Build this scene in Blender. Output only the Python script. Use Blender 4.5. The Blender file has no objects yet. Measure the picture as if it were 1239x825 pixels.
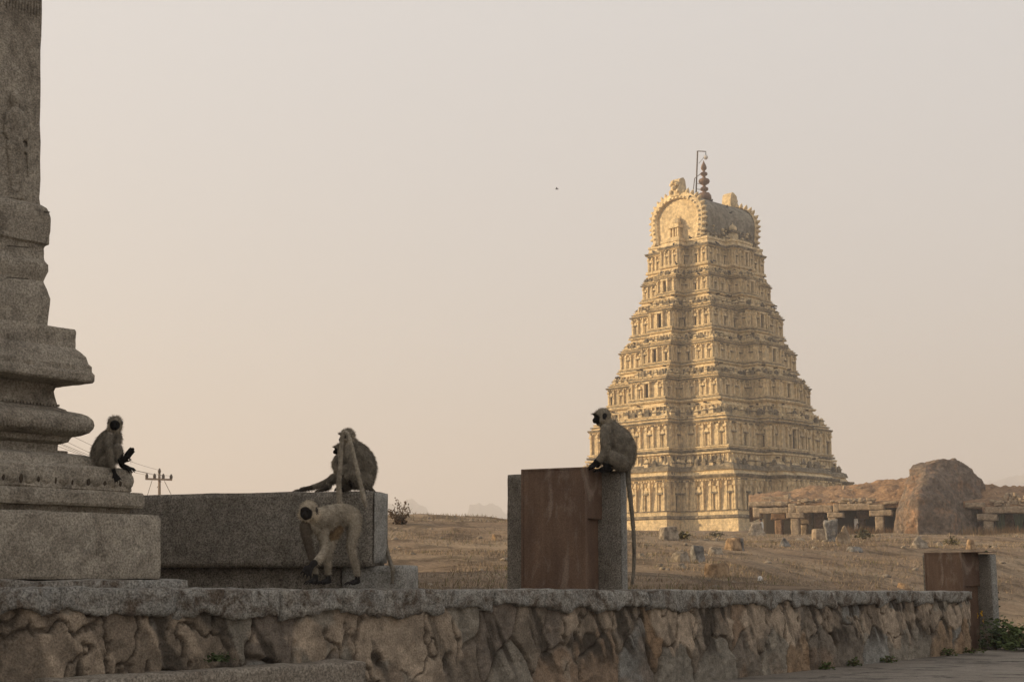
import bpy, bmesh, math, random
import numpy as np
from mathutils import Vector, Matrix, noise as mnoise

random.seed(7)
rng = np.random.default_rng(7)
SC = bpy.context.scene
COL = SC.collection
R = math.radians

# ------------------------------------------------------------------ camera, sky, sun, exposure
FPX, CX, CY, HORIZ, ZC = 1720.0, 619.5, 412.5, 697.0, 1.05
TILT = math.atan((HORIZ - CY) / FPX)
cam = bpy.data.cameras.new('camera')
cam.sensor_width = 36.0
cam.lens = 36.0 * FPX / 1239.0
cam.clip_start, cam.clip_end = 0.1, 8000
camo = bpy.data.objects.new('camera', cam)
COL.objects.link(camo)
camo.location = (0, 0, ZC)
camo.rotation_euler = (R(90) + TILT, 0, 0)
SC.camera = camo

SUN_TO = Vector((-0.985, 0.10, 0)).normalized()
SUN_EL = R(13)
sun_dir = Vector((SUN_TO.x * math.cos(SUN_EL), SUN_TO.y * math.cos(SUN_EL), math.sin(SUN_EL)))
world = bpy.data.worlds.new("World")
SC.world = world
world.use_nodes = True
wn, wl = world.node_tree.nodes, world.node_tree.links
wn.clear()
w_out = wn.new('ShaderNodeOutputWorld')
w_bg = wn.new('ShaderNodeBackground'); w_bg.inputs['Strength'].default_value = 0.1
w_sky = wn.new('ShaderNodeTexSky'); w_sky.sky_type = 'NISHITA'; w_sky.sun_disc = False
w_sky.sun_elevation = SUN_EL
w_sky.sun_rotation = math.atan2(SUN_TO.x, SUN_TO.y)
w_sky.air_density, w_sky.dust_density, w_sky.ozone_density = 1.2, 6.0, 1.0
w_mix = wn.new('ShaderNodeMix'); w_mix.data_type = 'RGBA'; w_mix.inputs['Factor'].default_value = 0.64
# the pale dusty overcast veil over the sky
w_tc = wn.new('ShaderNodeTexCoord')
w_sep = wn.new('ShaderNodeSeparateXYZ')
w_ramp = wn.new('ShaderNodeValToRGB')
cr = w_ramp.color_ramp
cr.elements[0].position = 0.0; cr.elements[0].color = (5.3, 4.8, 4.5, 1)
cr.elements[1].position = 1.0; cr.elements[1].color = (4.2, 4.05, 3.9, 1)
e = cr.elements.new(0.16); e.color = (6.35, 5.8, 5.45, 1)
e = cr.elements.new(0.42); e.color = (7.25, 6.85, 6.5, 1)
wl.new(w_tc.outputs['Generated'], w_sep.inputs[0])
wl.new(w_sep.outputs['Z'], w_ramp.inputs[0])
wl.new(w_sky.outputs[0], w_mix.inputs['A'])
wl.new(w_ramp.outputs[0], w_mix.inputs['B'])
wl.new(w_mix.outputs['Result'], w_bg.inputs['Color'])
wl.new(w_bg.outputs[0], w_out.inputs['Surface'])

sun = bpy.data.lights.new('sun', 'SUN')
sun.energy = 5.0
sun.angle = R(0.8)
sun.color = (1.0, 0.73, 0.42)
suno = bpy.data.objects.new('sun', sun)
COL.objects.link(suno)
suno.location = (-60, 0, 60)
suno.rotation_euler = sun_dir.to_track_quat('Z', 'Y').to_euler()

SC.view_settings.view_transform = 'Standard'
SC.view_settings.look = 'None'
SC.view_settings.exposure = 0.48
SC.view_settings.gamma = 1.0
try:
    SC.cycles.volume_bounces = 1
    SC.cycles.max_bounces = 6
except Exception:
    pass

# ------------------------------------------------------------------ helpers
def ray(px, py):
    xc = (px - CX) / FPX
    v = (CY - py) / FPX
    c, s = math.cos(TILT), math.sin(TILT)
    return Vector((xc, c - v * s, s + v * c))

def P(px, py, Y):
    d = ray(px, py)
    return Vector((0, 0, ZC)) + d * (Y / d.y)

def on_plane(px, py, pt, n):
    d = ray(px, py)
    o = Vector((0, 0, ZC))
    return o + d * ((Vector(pt) - o).dot(n) / d.dot(n))

def tag(o, label=None, cat=None, group=None, kind=None):
    if label: o['label'] = label
    if cat: o['category'] = cat
    if group: o['group'] = group
    if kind: o['kind'] = kind
    return o

def thing(name, loc, label, cat, group=None, rz=0.0):
    o = bpy.data.objects.new(name, None)
    o.empty_display_size = 0.2
    COL.objects.link(o)
    o.location = loc
    o.rotation_euler = (0, 0, rz)
    return tag(o, label, cat, group)

def base_of(o):
    v = Vector((0, 0, 0))
    while o is not None:
        v += o.location
        o = o.parent
    return v

def link(name, me, mat, parent=None, origin=None, local=False):
    """link a mesh given in world coordinates (or local ones) as one object"""
    o = bpy.data.objects.new(name, me)
    COL.objects.link(o)
    for m in (mat if isinstance(mat, (list, tuple)) else [mat]):
        if m: me.materials.append(m)
    if parent is not None:
        o.parent = parent
        if not local:
            me.transform(Matrix.Translation(-base_of(parent)))
    elif origin is not None:
        o.location = origin
        if not local:
            me.transform(Matrix.Translation(-Vector(origin)))
    return o

def mesh_pd(verts, faces, smooth=False, mats=None):
    me = bpy.data.meshes.new('m')
    me.from_pydata([tuple(v) for v in verts], [], faces)
    me.update()
    if smooth:
        me.polygons.foreach_set('use_smooth', [True] * len(me.polygons))
    if mats is not None:
        me.polygons.foreach_set('material_index', mats)
    return me

def bm_mesh(bm, smooth=False):
    me = bpy.data.meshes.new('m')
    bm.normal_update()
    bm.to_mesh(me)
    bm.free()
    if smooth:
        me.polygons.foreach_set('use_smooth', [True] * len(me.polygons))
    return me

def fbm(p, sc, octv=4, seed=0.0):
    v = Vector(p) * sc + Vector((seed * 13.7, seed * 7.3, seed * 3.1))
    return mnoise.fractal(v, 1.0, 2.0, octv, noise_basis='PERLIN_ORIGINAL')

# numpy 2D value noise
_perm = rng.random((256, 256))
def vnoise(x, y):
    xi, yi = np.floor(x).astype(int), np.floor(y).astype(int)
    fx, fy = x - xi, y - yi
    fx = fx * fx * (3 - 2 * fx); fy = fy * fy * (3 - 2 * fy)
    a = _perm[xi % 256, yi % 256]; b = _perm[(xi + 1) % 256, yi % 256]
    c = _perm[xi % 256, (yi + 1) % 256]; d = _perm[(xi + 1) % 256, (yi + 1) % 256]
    return (a * (1 - fx) + b * fx) * (1 - fy) + (c * (1 - fx) + d * fx) * fy
def nfbm(x, y, o=4):
    s, a, t = 0, 0.5, 0
    for k in range(o):
        s = s + a * vnoise(x * 2 ** k + 17.3 * k, y * 2 ** k + 5.1 * k); t += a; a *= 0.5
    return s / t
def sstep(x, a, b):
    t = np.clip((x - a) / (b - a), 0, 1)
    return t * t * (3 - 2 * t)

# ------------------------------------------------------------------ materials
def new_mat(name):
    m = bpy.data.materials.new(name)
    m.use_nodes = True
    nt = m.node_tree
    b = nt.nodes['Principled BSDF']
    b.inputs['Specular IOR Level'].default_value = 0.25
    return m, nt, b

def noise_node(nt, scale, detail=6, rough=0.6, coord='Object', dist=0.0, stretch=None):
    tc = nt.nodes.new('ShaderNodeTexCoord')
    n = nt.nodes.new('ShaderNodeTexNoise')
    n.inputs['Scale'].default_value = scale
    n.inputs['Detail'].default_value = detail
    n.inputs['Roughness'].default_value = rough
    n.inputs['Distortion'].default_value = dist
    if stretch:
        mp = nt.nodes.new('ShaderNodeMapping')
        mp.inputs['Scale'].default_value = stretch
        nt.links.new(tc.outputs[coord], mp.inputs[0])
        nt.links.new(mp.outputs[0], n.inputs['Vector'])
    else:
        nt.links.new(tc.outputs[coord], n.inputs['Vector'])
    return n

def ramp(nt, src, stops):
    r = nt.nodes.new('ShaderNodeValToRGB')
    els = r.color_ramp.elements
    while len(els) < len(stops):
        els.new(0.5)
    for e, (p, c) in zip(els, stops):
        e.position = p
        e.color = (c[0], c[1], c[2], 1) if len(c) == 3 else c
    nt.links.new(src, r.inputs[0])
    return r

def mixc(nt, fac, a, b, blend='MIX'):
    m = nt.nodes.new('ShaderNodeMix')
    m.data_type = 'RGBA'; m.blend_type = blend
    for key, v in (('Factor', fac), ('A', a), ('B', b)):
        if isinstance(v, (int, float)):
            m.inputs[key].default_value = v
        elif isinstance(v, tuple):
            m.inputs[key].default_value = (*v, 1)
        else:
            nt.links.new(v, m.inputs[key])
    return m.outputs['Result']

def bump(nt, b, src, strength, dist=0.02):
    n = nt.nodes.new('ShaderNodeBump')
    n.inputs['Strength'].default_value = strength
    n.inputs['Distance'].default_value = dist
    nt.links.new(src, n.inputs['Height'])
    nt.links.new(n.outputs[0], b.inputs['Normal'])

def stone(name, c1, c2, patch=1.5, stain=None, stain_amt=0.5, speck=0.5, speck_scale=60, bmp=0.6, bdist=0.015,
          attr=None, rough=0.9, coord='Object', stain_stretch=None, stain_lo=0.5, stain_hi=0.68):
    m, nt, b = new_mat(name)
    n1 = noise_node(nt, patch, 6, 0.65, coord)
    col = ramp(nt, n1.outputs['Fac'], [(0.32, c1), (0.68, c2)]).outputs[0]
    if attr:
        a = nt.nodes.new('ShaderNodeAttribute'); a.attribute_name = attr
        col = mixc(nt, 0.85, col, a.outputs['Color'])
    if stain:
        n2 = noise_node(nt, patch * 1.7, 8, 0.7, coord, 0.6, stain_stretch)
        f = ramp(nt, n2.outputs['Fac'], [(stain_lo, (0, 0, 0)), (stain_hi, (stain_amt,) * 3)])
        col = mixc(nt, f.outputs[0], col, stain)
    n5 = noise_node(nt, patch * 7, 6, 0.75, coord, .4)
    md = ramp(nt, n5.outputs['Fac'], [(0.34, (.68,) * 3), (0.5, (1, 1, 1)), (0.66, (1.22,) * 3)])
    col = mixc(nt, 1.0, col, md.outputs[0], 'MULTIPLY')
    n3 = noise_node(nt, speck_scale, 3, 0.7, coord)
    sp = ramp(nt, n3.outputs['Fac'], [(0.36, (1 - speck,) * 3), (0.5, (1, 1, 1)), (0.66, (1 + speck,) * 3)])
    col = mixc(nt, 1.0, col, sp.outputs[0], 'MULTIPLY')
    nt.links.new(col, b.inputs['Base Color'])
    b.inputs['Roughness'].default_value = rough
    n4 = noise_node(nt, speck_scale * 0.4, 8, 0.7, coord)
    bump(nt, b, n4.outputs['Fac'], bmp, bdist)
    return m

def plain(name, c, rough=0.8, var=0.25, sc=8.0):
    m, nt, b = new_mat(name)
    n = noise_node(nt, sc, 4)
    col = ramp(nt, n.outputs['Fac'], [(0.3, tuple(x * (1 - var) for x in c)), (0.7, tuple(x * (1 + var) for x in c))])
    nt.links.new(col.outputs[0], b.inputs['Base Color'])
    b.inputs['Roughness'].default_value = rough
    return m

def attr_mat(name, attr='col', rough=0.85, speck=0.25, speck_scale=80, bmp=0.3, bdist=0.01, mul=1.0):
    m, nt, b = new_mat(name)
    a = nt.nodes.new('ShaderNodeAttribute'); a.attribute_name = attr
    n3 = noise_node(nt, speck_scale, 4, 0.7)
    sp = ramp(nt, n3.outputs['Fac'], [(0.35, (mul * (1 - speck),) * 3), (0.65, (mul * (1 + speck),) * 3)])
    col = mixc(nt, 1.0, a.outputs['Color'], sp.outputs[0], 'MULTIPLY')
    nt.links.new(col, b.inputs['Base Color'])
    b.inputs['Roughness'].default_value = rough
    if bmp:
        bump(nt, b, n3.outputs['Fac'], bmp, bdist)
    return m

M_granite = stone('granite_slab', (.185, .168, .142), (.255, .233, .198), 2.2, (.12, .105, .08), .7, .58, 75)
M_granite_blue = stone('granite_pale', (.27, .265, .245), (.34, .33, .30), 3, (.16, .15, .13), .6, .45, 85)
M_pillar = stone('granite_pillar', (.285, .25, .20), (.41, .37, .305), 1.3, (.13, .11, .085), .8, .42, 75, .9, .025)
M_coping = stone('coping_stone', (.29, .285, .265), (.40, .38, .335), 3.4, (.12, .09, .065), .9, .5, 70, 1.0, .03, stain_lo=.46, stain_hi=.62)
M_masonry = attr_mat('rubble_masonry', 'col', .95, .3, 70, .9, .02, 1.12)
M_step = stone('step_stone', (.29, .255, .21), (.39, .35, .29), 2.4, (.13, .10, .075), .7, .45, 60, 1.0, .03)
M_core = plain('wall_core', (.08, .07, .055), .95)
M_rock = stone('field_rock', (.25, .21, .165), (.40, .35, .28), .7, (.12, .09, .07), .7, .35, 6, 1.0, .15)
M_rock_tan = stone('tan_rock', (.30, .20, .12), (.42, .31, .20), .8, (.18, .11, .07), .6, .3, 6, 1.0, .15)
M_rock_grey = stone('grey_rock', (.19, .18, .165), (.30, .29, .27), .8, (.10, .09, .08), .6, .35, 6, 1.0, .15)
M_boulder = stone('boulder', (.16, .125, .10), (.25, .20, .158), .3, (.36, .20, .105), .6, .35, 2.5, 1.0, .6, stain_lo=.52, stain_hi=.66)
M_ruin = stone('ruin_stone', (.30, .235, .165), (.40, .32, .23), .5, (.19, .14, .10), .7, .3, 5, 1.0, .12)
M_ruin_red = stone('ruin_red', (.25, .155, .10), (.35, .24, .16), .5, (.17, .10, .06), .6, .3, 5, 1.0, .12)
M_earth = stone('roof_earth', (.27, .165, .095), (.38, .25, .15), .35, (.20, .13, .08), .6, .3, 3, 1.0, .3)
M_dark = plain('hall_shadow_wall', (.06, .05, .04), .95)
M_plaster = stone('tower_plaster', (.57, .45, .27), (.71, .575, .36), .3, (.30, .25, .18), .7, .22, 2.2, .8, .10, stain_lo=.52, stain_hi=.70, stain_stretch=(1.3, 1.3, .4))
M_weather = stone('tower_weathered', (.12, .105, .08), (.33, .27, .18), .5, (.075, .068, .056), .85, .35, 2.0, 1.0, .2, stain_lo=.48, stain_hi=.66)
M_barrel = stone('tower_barrel', (.17, .16, .135), (.29, .265, .21), .3, (.10, .095, .08), .85, .3, 1.5, 1.0, .2, stain_stretch=(1, 1, .35))
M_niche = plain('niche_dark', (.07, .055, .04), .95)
M_copper = plain('finial_metal', (.20, .13, .095), .55)
M_iron = plain('iron_bar', (.12, .10, .085), .6)
M_pole = plain('pole_wood', (.30, .23, .17), .9)
M_wire = plain('wire', (.06, .055, .05), .7)
M_leaf = plain('green_leaf', (.10, .135, .045), .7, .5, 3)
M_leaf_dark = plain('dark_leaf', (.07, .095, .04), .7, .5, 3)
M_leaf_dry = plain('dry_leaf', (.14, .125, .065), .8, .5, 3)
M_leaf_grey = plain('succulent_leaf', (.08, .12, .07), .6, .3, 3)
M_flower = plain('yellow_flower', (.62, .36, .04), .7)
M_twig = plain('dry_twig', (.17, .12, .075), .9)
M_seed = plain('dry_seed', (.10, .065, .04), .9)
M_white = plain('white_cloth', (.72, .70, .66), .9, .08)
M_skin = plain('brown_skin', (.16, .09, .055), .7)
M_hair = plain('black_hair', (.015, .013, .012), .6)
M_trousers = plain('dark_trousers', (.07, .065, .07), .9)
M_pigeon = plain('pigeon_grey', (.06, .06, .065), .7)
M_litter = plain('white_litter', (.75, .74, .72), .6, .05)
M_shade_caster = plain('shade_caster_stone', (.14, .12, .09), .95)
M_hill = plain('far_hill', (.12, .11, .085), 1.0, .3, .02)

def corten(name):  # rust and a paler smear
    m, nt, b = new_mat(name)
    n1 = noise_node(nt, 2.4, 8, .65, 'Object', .4, (1, 1, .45))
    c = ramp(nt, n1.outputs['Fac'], [(.3, (.115, .068, .045)), (.5, (.15, .092, .06)), (.72, (.205, .13, .085))]).outputs[0]
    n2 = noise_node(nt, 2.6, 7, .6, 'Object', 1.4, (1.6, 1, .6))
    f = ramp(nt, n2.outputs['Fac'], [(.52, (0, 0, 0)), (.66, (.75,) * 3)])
    c = mixc(nt, f.outputs[0], c, (.27, .205, .16))  # paler worn smear, with the steel's sheen painted into the colour
    n4 = noise_node(nt, 9, 5, .7, 'Object', .2, (2.2, 2.2, .10))
    rn = ramp(nt, n4.outputs['Fac'], [(.36, (.6,) * 3), (.5, (1,) * 3), (.68, (1.45,) * 3)])
    c = mixc(nt, .3, c, rn.outputs[0], 'MULTIPLY')
    n3 = noise_node(nt, 90, 3, .7)
    sp = ramp(nt, n3.outputs['Fac'], [(.35, (.7,) * 3), (.65, (1.3,) * 3)])
    c = mixc(nt, 1.0, c, sp.outputs[0], 'MULTIPLY')
    nt.links.new(c, b.inputs['Base Color'])
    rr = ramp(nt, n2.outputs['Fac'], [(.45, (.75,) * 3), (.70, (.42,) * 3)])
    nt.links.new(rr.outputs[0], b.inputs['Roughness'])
    b.inputs['Specular IOR Level'].default_value = .5
    bump(nt, b, n3.outputs['Fac'], .25, .004)
    return m
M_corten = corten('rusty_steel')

def ground_mat():
    m, nt, b = new_mat('dry_ground')
    n1 = noise_node(nt, .11, 9, .62, 'Object', .5)
    c = ramp(nt, n1.outputs['Fac'], [(.32, (.20, .147, .104)), (.47, (.27, .205, .145)), (.6, (.325, .258, .185)), (.74, (.235, .168, .115))]).outputs[0]
    n2 = noise_node(nt, .9, 9, .7, 'Object', .3, (1, .55, 1))
    f = ramp(nt, n2.outputs['Fac'], [(.42, (.62,) * 3), (.5, (1,) * 3), (.66, (1.25,) * 3)])
    c = mixc(nt, 1.0, c, f.outputs[0], 'MULTIPLY')
    n3 = noise_node(nt, 11, 6, .8)
    f3 = ramp(nt, n3.outputs['Fac'], [(.36, (.55,) * 3), (.5, (1,) * 3), (.68, (1.35,) * 3)])
    c = mixc(nt, 1.0, c, f3.outputs[0], 'MULTIPLY')
    nt.links.new(c, b.inputs['Base Color'])
    b.inputs['Roughness'].default_value = 1.0
    b.inputs['Specular IOR Level'].default_value = .05
    bump(nt, b, n3.outputs['Fac'], 1.0, .05)
    return m
M_ground = ground_mat()

def road_mat():
    m, nt, b = new_mat('stone_paving')
    n1 = noise_node(nt, 1.3, 8, .65)
    c = ramp(nt, n1.outputs['Fac'], [(.3, (.20, .175, .145)), (.7, (.285, .255, .215))]).outputs[0]
    n2 = noise_node(nt, 2.2, 8, .75, 'Object', 1.5, (.5, 1.4, 1))
    f = ramp(nt, n2.outputs['Fac'], [(.37, (.32,) * 3), (.43, (1,) * 3)])
    c = mixc(nt, 1.0, c, f.outputs[0], 'MULTIPLY')
    n5 = noise_node(nt, 1.1, 7, .65, 'Object', .8, (.45, 1.6, 1))
    n6 = noise_node(nt, .8, 3, .5)
    ck = ramp(nt, n5.outputs['Fac'], [(.474, (1,) * 3), (.494, (.25,) * 3), (.506, (.25,) * 3), (.526, (1,) * 3)])
    mk = ramp(nt, n6.outputs['Fac'], [(.44, (0,) * 3), (.56, (1,) * 3)])
    c = mixc(nt, mk.outputs[0], c, mixc(nt, 1.0, c, ck.outputs[0], 'MULTIPLY'))
    n3 = noise_node(nt, 40, 5, .8)
    f3 = ramp(nt, n3.outputs['Fac'], [(.36, (.7,) * 3), (.66, (1.3,) * 3)])
    c = mixc(nt, 1.0, c, f3.outputs[0], 'MULTIPLY')
    nt.links.new(c, b.inputs['Base Color'])
    b.inputs['Roughness'].default_value = .9
    bump(nt, b, n2.outputs['Fac'], .7, .05)
    return m
M_road = road_mat()

# ------------------------------------------------------------------ the wall's line on the plan
def ground_pt(px, py, z=0.0):
    d = ray(px, py)
    t = (z - ZC) / d.z
    return Vector((0, 0, ZC)) + d * t
g1, g2 = ground_pt(880, 822), ground_pt(1171, 790)
WU = (g2 - g1).normalized()            # along the wall, to the right and away
WN = Vector((WU.y, -WU.x, 0))          # its front normal
def wall_at(px):
    """point of the wall's front line under pixel column px (at the horizon row)"""
    k = (px - CX) / FPX
    # g1 + s*WU has x = k*y
    s = (k * g1.y - g1.x) / (WU.x - k * WU.y)
    return g1 + WU * s, s
def behind(x, y):
    return -((x - g1.x) * WN.x + (y - g1.y) * WN.y)
S0 = wall_at(-70)[1]
S1 = wall_at(1166)[1]
topL = P(0, 708.0, wall_at(0)[0].y).z
topR = P(1165, 714.0, wall_at(1165)[0].y).z
sL, sR = wall_at(0)[1], wall_at(1165)[1]
def wall_top(s):
    return topL + (topR - topL) * (s - sL) / (sR - sL)

# ------------------------------------------------------------------ terrain
_py = np.array([-900, -60, 0, 10, 14, 20, 26, 40, 60, 90, 130, 160, 190, 260, 500, 4000.])
_pz = np.array([0.3, 0.3, .5, .90, .78, .98, 1.2, 1.62, 2.3, 3.4, 4.75, 5.9, 7.1, 8.2, 8.0, 6.0])
def terrain(x, y):
    x = np.asarray(x, float); y = np.asarray(y, float)
    f = np.interp(y, _py, _pz)
    f = f + 1.2 * np.exp(-((x + 5) / 11.0) ** 2 - ((y - 60) / 15.0) ** 2)
    rough = sstep(y, 14, 30) * (1 - sstep(y, 150, 230))
    f = f + rough * ((nfbm(x * .16 + 40, y * .13 + 9, 4) - .5) * .6 + (nfbm(x * .8 + 11, y * .6 + 3, 3) - .5) * .12)
    f = f - .35 * np.exp(-((x - 7.0) / 3.0) ** 2 - ((y - 24) / 4.0) ** 2)
    d = behind(x, y)
    ramp_ = sstep(d, .35, 1.0) * (1 - sstep(x, 4.0, 7.5)) + sstep(d, .5, 14.0) * sstep(x, 4.0, 7.5)
    return f * ramp_ - .02
def tz(x, y):
    return float(terrain(np.array([x]), np.array([y]))[0])
def ground_hit(px, py):
    d = ray(px, py)
    o = Vector((0, 0, ZC))
    ts = np.linspace(13.5, 260, 2600) if True else None
    X, Y, Z = o.x + d.x / d.y * ts, ts, o.z + d.z / d.y * ts
    tzv = terrain(X, Y)
    k = np.where(Z < tzv)[0]
    i = k[0] if len(k) else len(ts) - 1
    return Vector((X[i], Y[i], tzv[i]))

def grid_mesh(xs, ys, zf):
    XX, YY = np.meshgrid(xs, ys)
    ZZ = zf(XX.ravel(), YY.ravel())
    V = np.column_stack([XX.ravel(), YY.ravel(), ZZ])
    nx, ny = len(xs), len(ys)
    i = np.arange(nx * ny).reshape(ny, nx)
    F = np.stack([i[:-1, :-1], i[:-1, 1:], i[1:, 1:], i[1:, :-1]], -1).reshape(-1, 4)
    return big_mesh(V, F)

def big_mesh(V, F, smooth=True):
    me = bpy.data.meshes.new('m')
    n = F.shape[1]
    me.vertices.add(len(V)); me.vertices.foreach_set('co', np.asarray(V, np.float32).ravel())
    me.loops.add(F.size); me.loops.foreach_set('vertex_index', F.astype(np.int32).ravel())
    me.polygons.add(len(F))
    me.polygons.foreach_set('loop_start', np.arange(0, F.size, n, dtype=np.int32))
    me.polygons.foreach_set('loop_total', np.full(len(F), n, np.int32))
    me.update(calc_edges=True)
    if smooth:
        me.polygons.foreach_set('use_smooth', np.ones(len(F), bool))
    return me

def set_col(me, C, name='col'):
    a = me.color_attributes.new(name, 'FLOAT_COLOR', 'POINT')
    C = np.asarray(C, np.float32)
    a.data.foreach_set('color', np.column_stack([C, np.ones(len(C), np.float32)]).ravel())

xs = np.unique(np.concatenate([np.linspace(-3000, -60, 40), np.linspace(-60, -14, 90), np.linspace(-14, 26, 200), np.linspace(26, 80, 100), np.linspace(80, 3000, 40)]))
ys = np.unique(np.concatenate([np.linspace(-900, -10, 30), np.linspace(-10, 8, 30), np.linspace(8, 50, 230), np.linspace(50, 230, 240), np.linspace(230, 4000, 40)]))
g = link('hillside_ground', grid_mesh(xs, ys, terrain), M_ground)
tag(g, kind='structure')

# the paved road in front of the wall: strip between the wall line and the viewer's side
def strip(name, d0, d1, z, mat, s0=-60, s1=60):
    a, b = g1 + WU * s0, g1 + WU * s1
    v = [a + WN * d0, b + WN * d0, b + WN * d1, a + WN * d1]
    v = [(p.x, p.y, z) for p in v]
    return link(name, mesh_pd(v, [(0, 3, 2, 1)]), mat)
tag(strip('road', -.05, 9.0, .004, M_road, -40, 40), kind='structure')
r = bpy.data.objects['road']
if r.data.polygons[0].normal.z < 0:
    r.data.flip_normals()

# ------------------------------------------------------------------ solid builders
def rough_box(size, bevel=.02, amp=.01, nsc=4.0, seed=0, seg=.08, top_only=False):
    """a block with rounded, worn edges; local coordinates, base at z = 0, centred in x and y"""
    sx, sy, sz = size
    n = [max(2, min(40, int(round(s / seg)))) for s in size]
    bm = bmesh.new()
    verts = {}
    def vert(i, j, k):
        if (i, j, k) not in verts:
            p = Vector((-sx / 2 + sx * i / n[0], -sy / 2 + sy * j / n[1], -sz / 2 + sz * k / n[2]))
            q = Vector([max(-h + bevel, min(h - bevel, c)) for c, h in zip(p, (sx / 2, sy / 2, sz / 2))])
            d = p - q
            if d.length > 1e-9:
                p = q + d.normalized() * bevel
            nv = Vector((fbm(p, nsc, 4, seed), fbm(p, nsc, 4, seed + 5), fbm(p, nsc, 4, seed + 9)))
            p = p + nv * amp
            verts[(i, j, k)] = bm.verts.new((p.x, p.y, p.z + sz / 2))
        return verts[(i, j, k)]
    for a, b, c in ((0, 1, 2), (1, 2, 0), (2, 0, 1)):
        for side in (0, n[c]):
            for i in range(n[a]):
                for j in range(n[b]):
                    ids = []
                    for di, dj in ((0, 0), (1, 0), (1, 1), (0, 1)):
                        t = [0, 0, 0]; t[a] = i + di; t[b] = j + dj; t[c] = side
                        ids.append(vert(*t))
                    bm.faces.new(ids if side else ids[::-1])
    return bm_mesh(bm, True)

def place(me, loc, rz=0.0, tilt=(0, 0)):
    me.transform(Matrix.Translation(Vector(loc)) @ Matrix.Rotation(rz, 4, 'Z') @ Matrix.Rotation(tilt[0], 4, 'X') @ Matrix.Rotation(tilt[1], 4, 'Y'))
    return me

def hull_rock(points, amp=.06, nsc=1.5, seed=0, cuts=3, soft=.45):
    bm = bmesh.new()
    for p in points:
        bm.verts.new(p)
    bmesh.ops.convex_hull(bm, input=bm.verts)
    bmesh.ops.delete(bm, geom=[v for v in bm.verts if not v.link_faces], context='VERTS')
    bmesh.ops.triangulate(bm, faces=bm.faces)
    for _ in range(cuts):
        bmesh.ops.subdivide_edges(bm, edges=[e for e in bm.edges], cuts=1, use_grid_fill=True)
        bmesh.ops.triangulate(bm, faces=bm.faces)
        if _ >= cuts - 1:
            bmesh.ops.smooth_vert(bm, verts=bm.verts, factor=soft, use_axis_x=True, use_axis_y=True, use_axis_z=True)
    bm.normal_update()
    for v in bm.verts:
        n = fbm(v.co, nsc, 5, seed)
        v.co += v.normal * n * amp
    return bm_mesh(bm, True)

def rock_points(w, d, h, seed, flat=.75, k=11):
    rr = random.Random(seed)
    pts = []
    for i in range(k):
        a = 2 * math.pi * i / k + rr.uniform(-.2, .2)
        r_ = rr.uniform(.85, 1.05)
        pts.append((math.cos(a) * w / 2 * r_, math.sin(a) * d / 2 * r_, -h * .25))
        r2 = r_ * rr.uniform(.55, .95) * flat
        pts.append((math.cos(a) * w / 2 * r2, math.sin(a) * d / 2 * r2, h * rr.uniform(.7, 1.0)))
    return pts

def tube(pts, rad, seg=8, closed_ends=True):
    """a round tube along a list of points; rad is a number or a list"""
    pts = [Vector(p) for p in pts]
    rads = rad if isinstance(rad, (list, tuple)) else [rad] * len(pts)
    V, F = [], []
    a = None
    for i, p in enumerate(pts):
        t = (pts[min(i + 1, len(pts) - 1)] - pts[max(i - 1, 0)]).normalized()
        a = t.orthogonal() if a is None else a - t * a.dot(t)
        a.normalize(); b = t.cross(a)
        for k in range(seg):
            an = 2 * math.pi * k / seg
            V.append(p + (a * math.cos(an) + b * math.sin(an)) * rads[i])
    for i in range(len(pts) - 1):
        for k in range(seg):
            k2 = (k + 1) % seg
            F.append((i * seg + k, i * seg + k2, (i + 1) * seg + k2, (i + 1) * seg + k))
    F.append(tuple(range(seg))[::-1]); F.append(tuple((len(pts) - 1) * seg + k for k in range(seg)))
    return V, F

def smooth_path(pts, n=6):
    """Catmull-Rom through points (tuples of any length)"""
    pts = [np.array(p, float) for p in pts]
    pts = [2 * pts[0] - pts[1]] + pts + [2 * pts[-1] - pts[-2]]
    out = []
    for i in range(1, len(pts) - 2):
        p0, p1, p2, p3 = pts[i - 1:i + 3]
        for k in range(n):
            t = k / n
            out.append(.5 * ((2 * p1) + (-p0 + p2) * t + (2 * p0 - 5 * p1 + 4 * p2 - p3) * t * t + (-p0 + 3 * p1 - 3 * p2 + p3) * t ** 3))
    out.append(pts[-2])
    return out

def lathe(profile, seg=16):
    V, F = [], []
    for r_, z in profile:
        for k in range(seg):
            a = 2 * math.pi * k / seg
            V.append((r_ * math.cos(a), r_ * math.sin(a), z))
    for i in range(len(profile) - 1):
        for k in range(seg):
            k2 = (k + 1) % seg
            F.append((i * seg + k, i * seg + k2, (i + 1) * seg + k2, (i + 1) * seg + k))
    F.append(tuple(range(seg))[::-1]); F.append(tuple((len(profile) - 1) * seg + k for k in range(seg)))
    return V, F

class Acc:
    """collects boxes and other solids into one mesh"""
    def __init__(s): s.V, s.F, s.M = [], [], []
    def add(s, V, F, m=0):
        o = len(s.V)
        s.V += [tuple(v) for v in V]; s.F += [tuple(i + o for i in f) for f in F]; s.M += [m] * len(F)
    def box(s, o, ax, ay, az, m=0):
        """corner o and three edge vectors"""
        o, ax, ay, az = map(Vector, (o, ax, ay, az))
        V = [o, o + ax, o + ax + ay, o + ay, o + az, o + ax + az, o + ax + ay + az, o + ay + az]
        F = [(0, 3, 2, 1), (4, 5, 6, 7), (0, 1, 5, 4), (1, 2, 6, 5), (2, 3, 7, 6), (3, 0, 4, 7)]
        if ax.cross(ay).dot(az) < 0: F = [f[::-1] for f in F]
        s.add(V, F, m)
    def mesh(s, smooth=False): return mesh_pd(s.V, s.F, smooth, s.M)

def xf(V, M): return [M @ Vector(v) for v in V]

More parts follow.
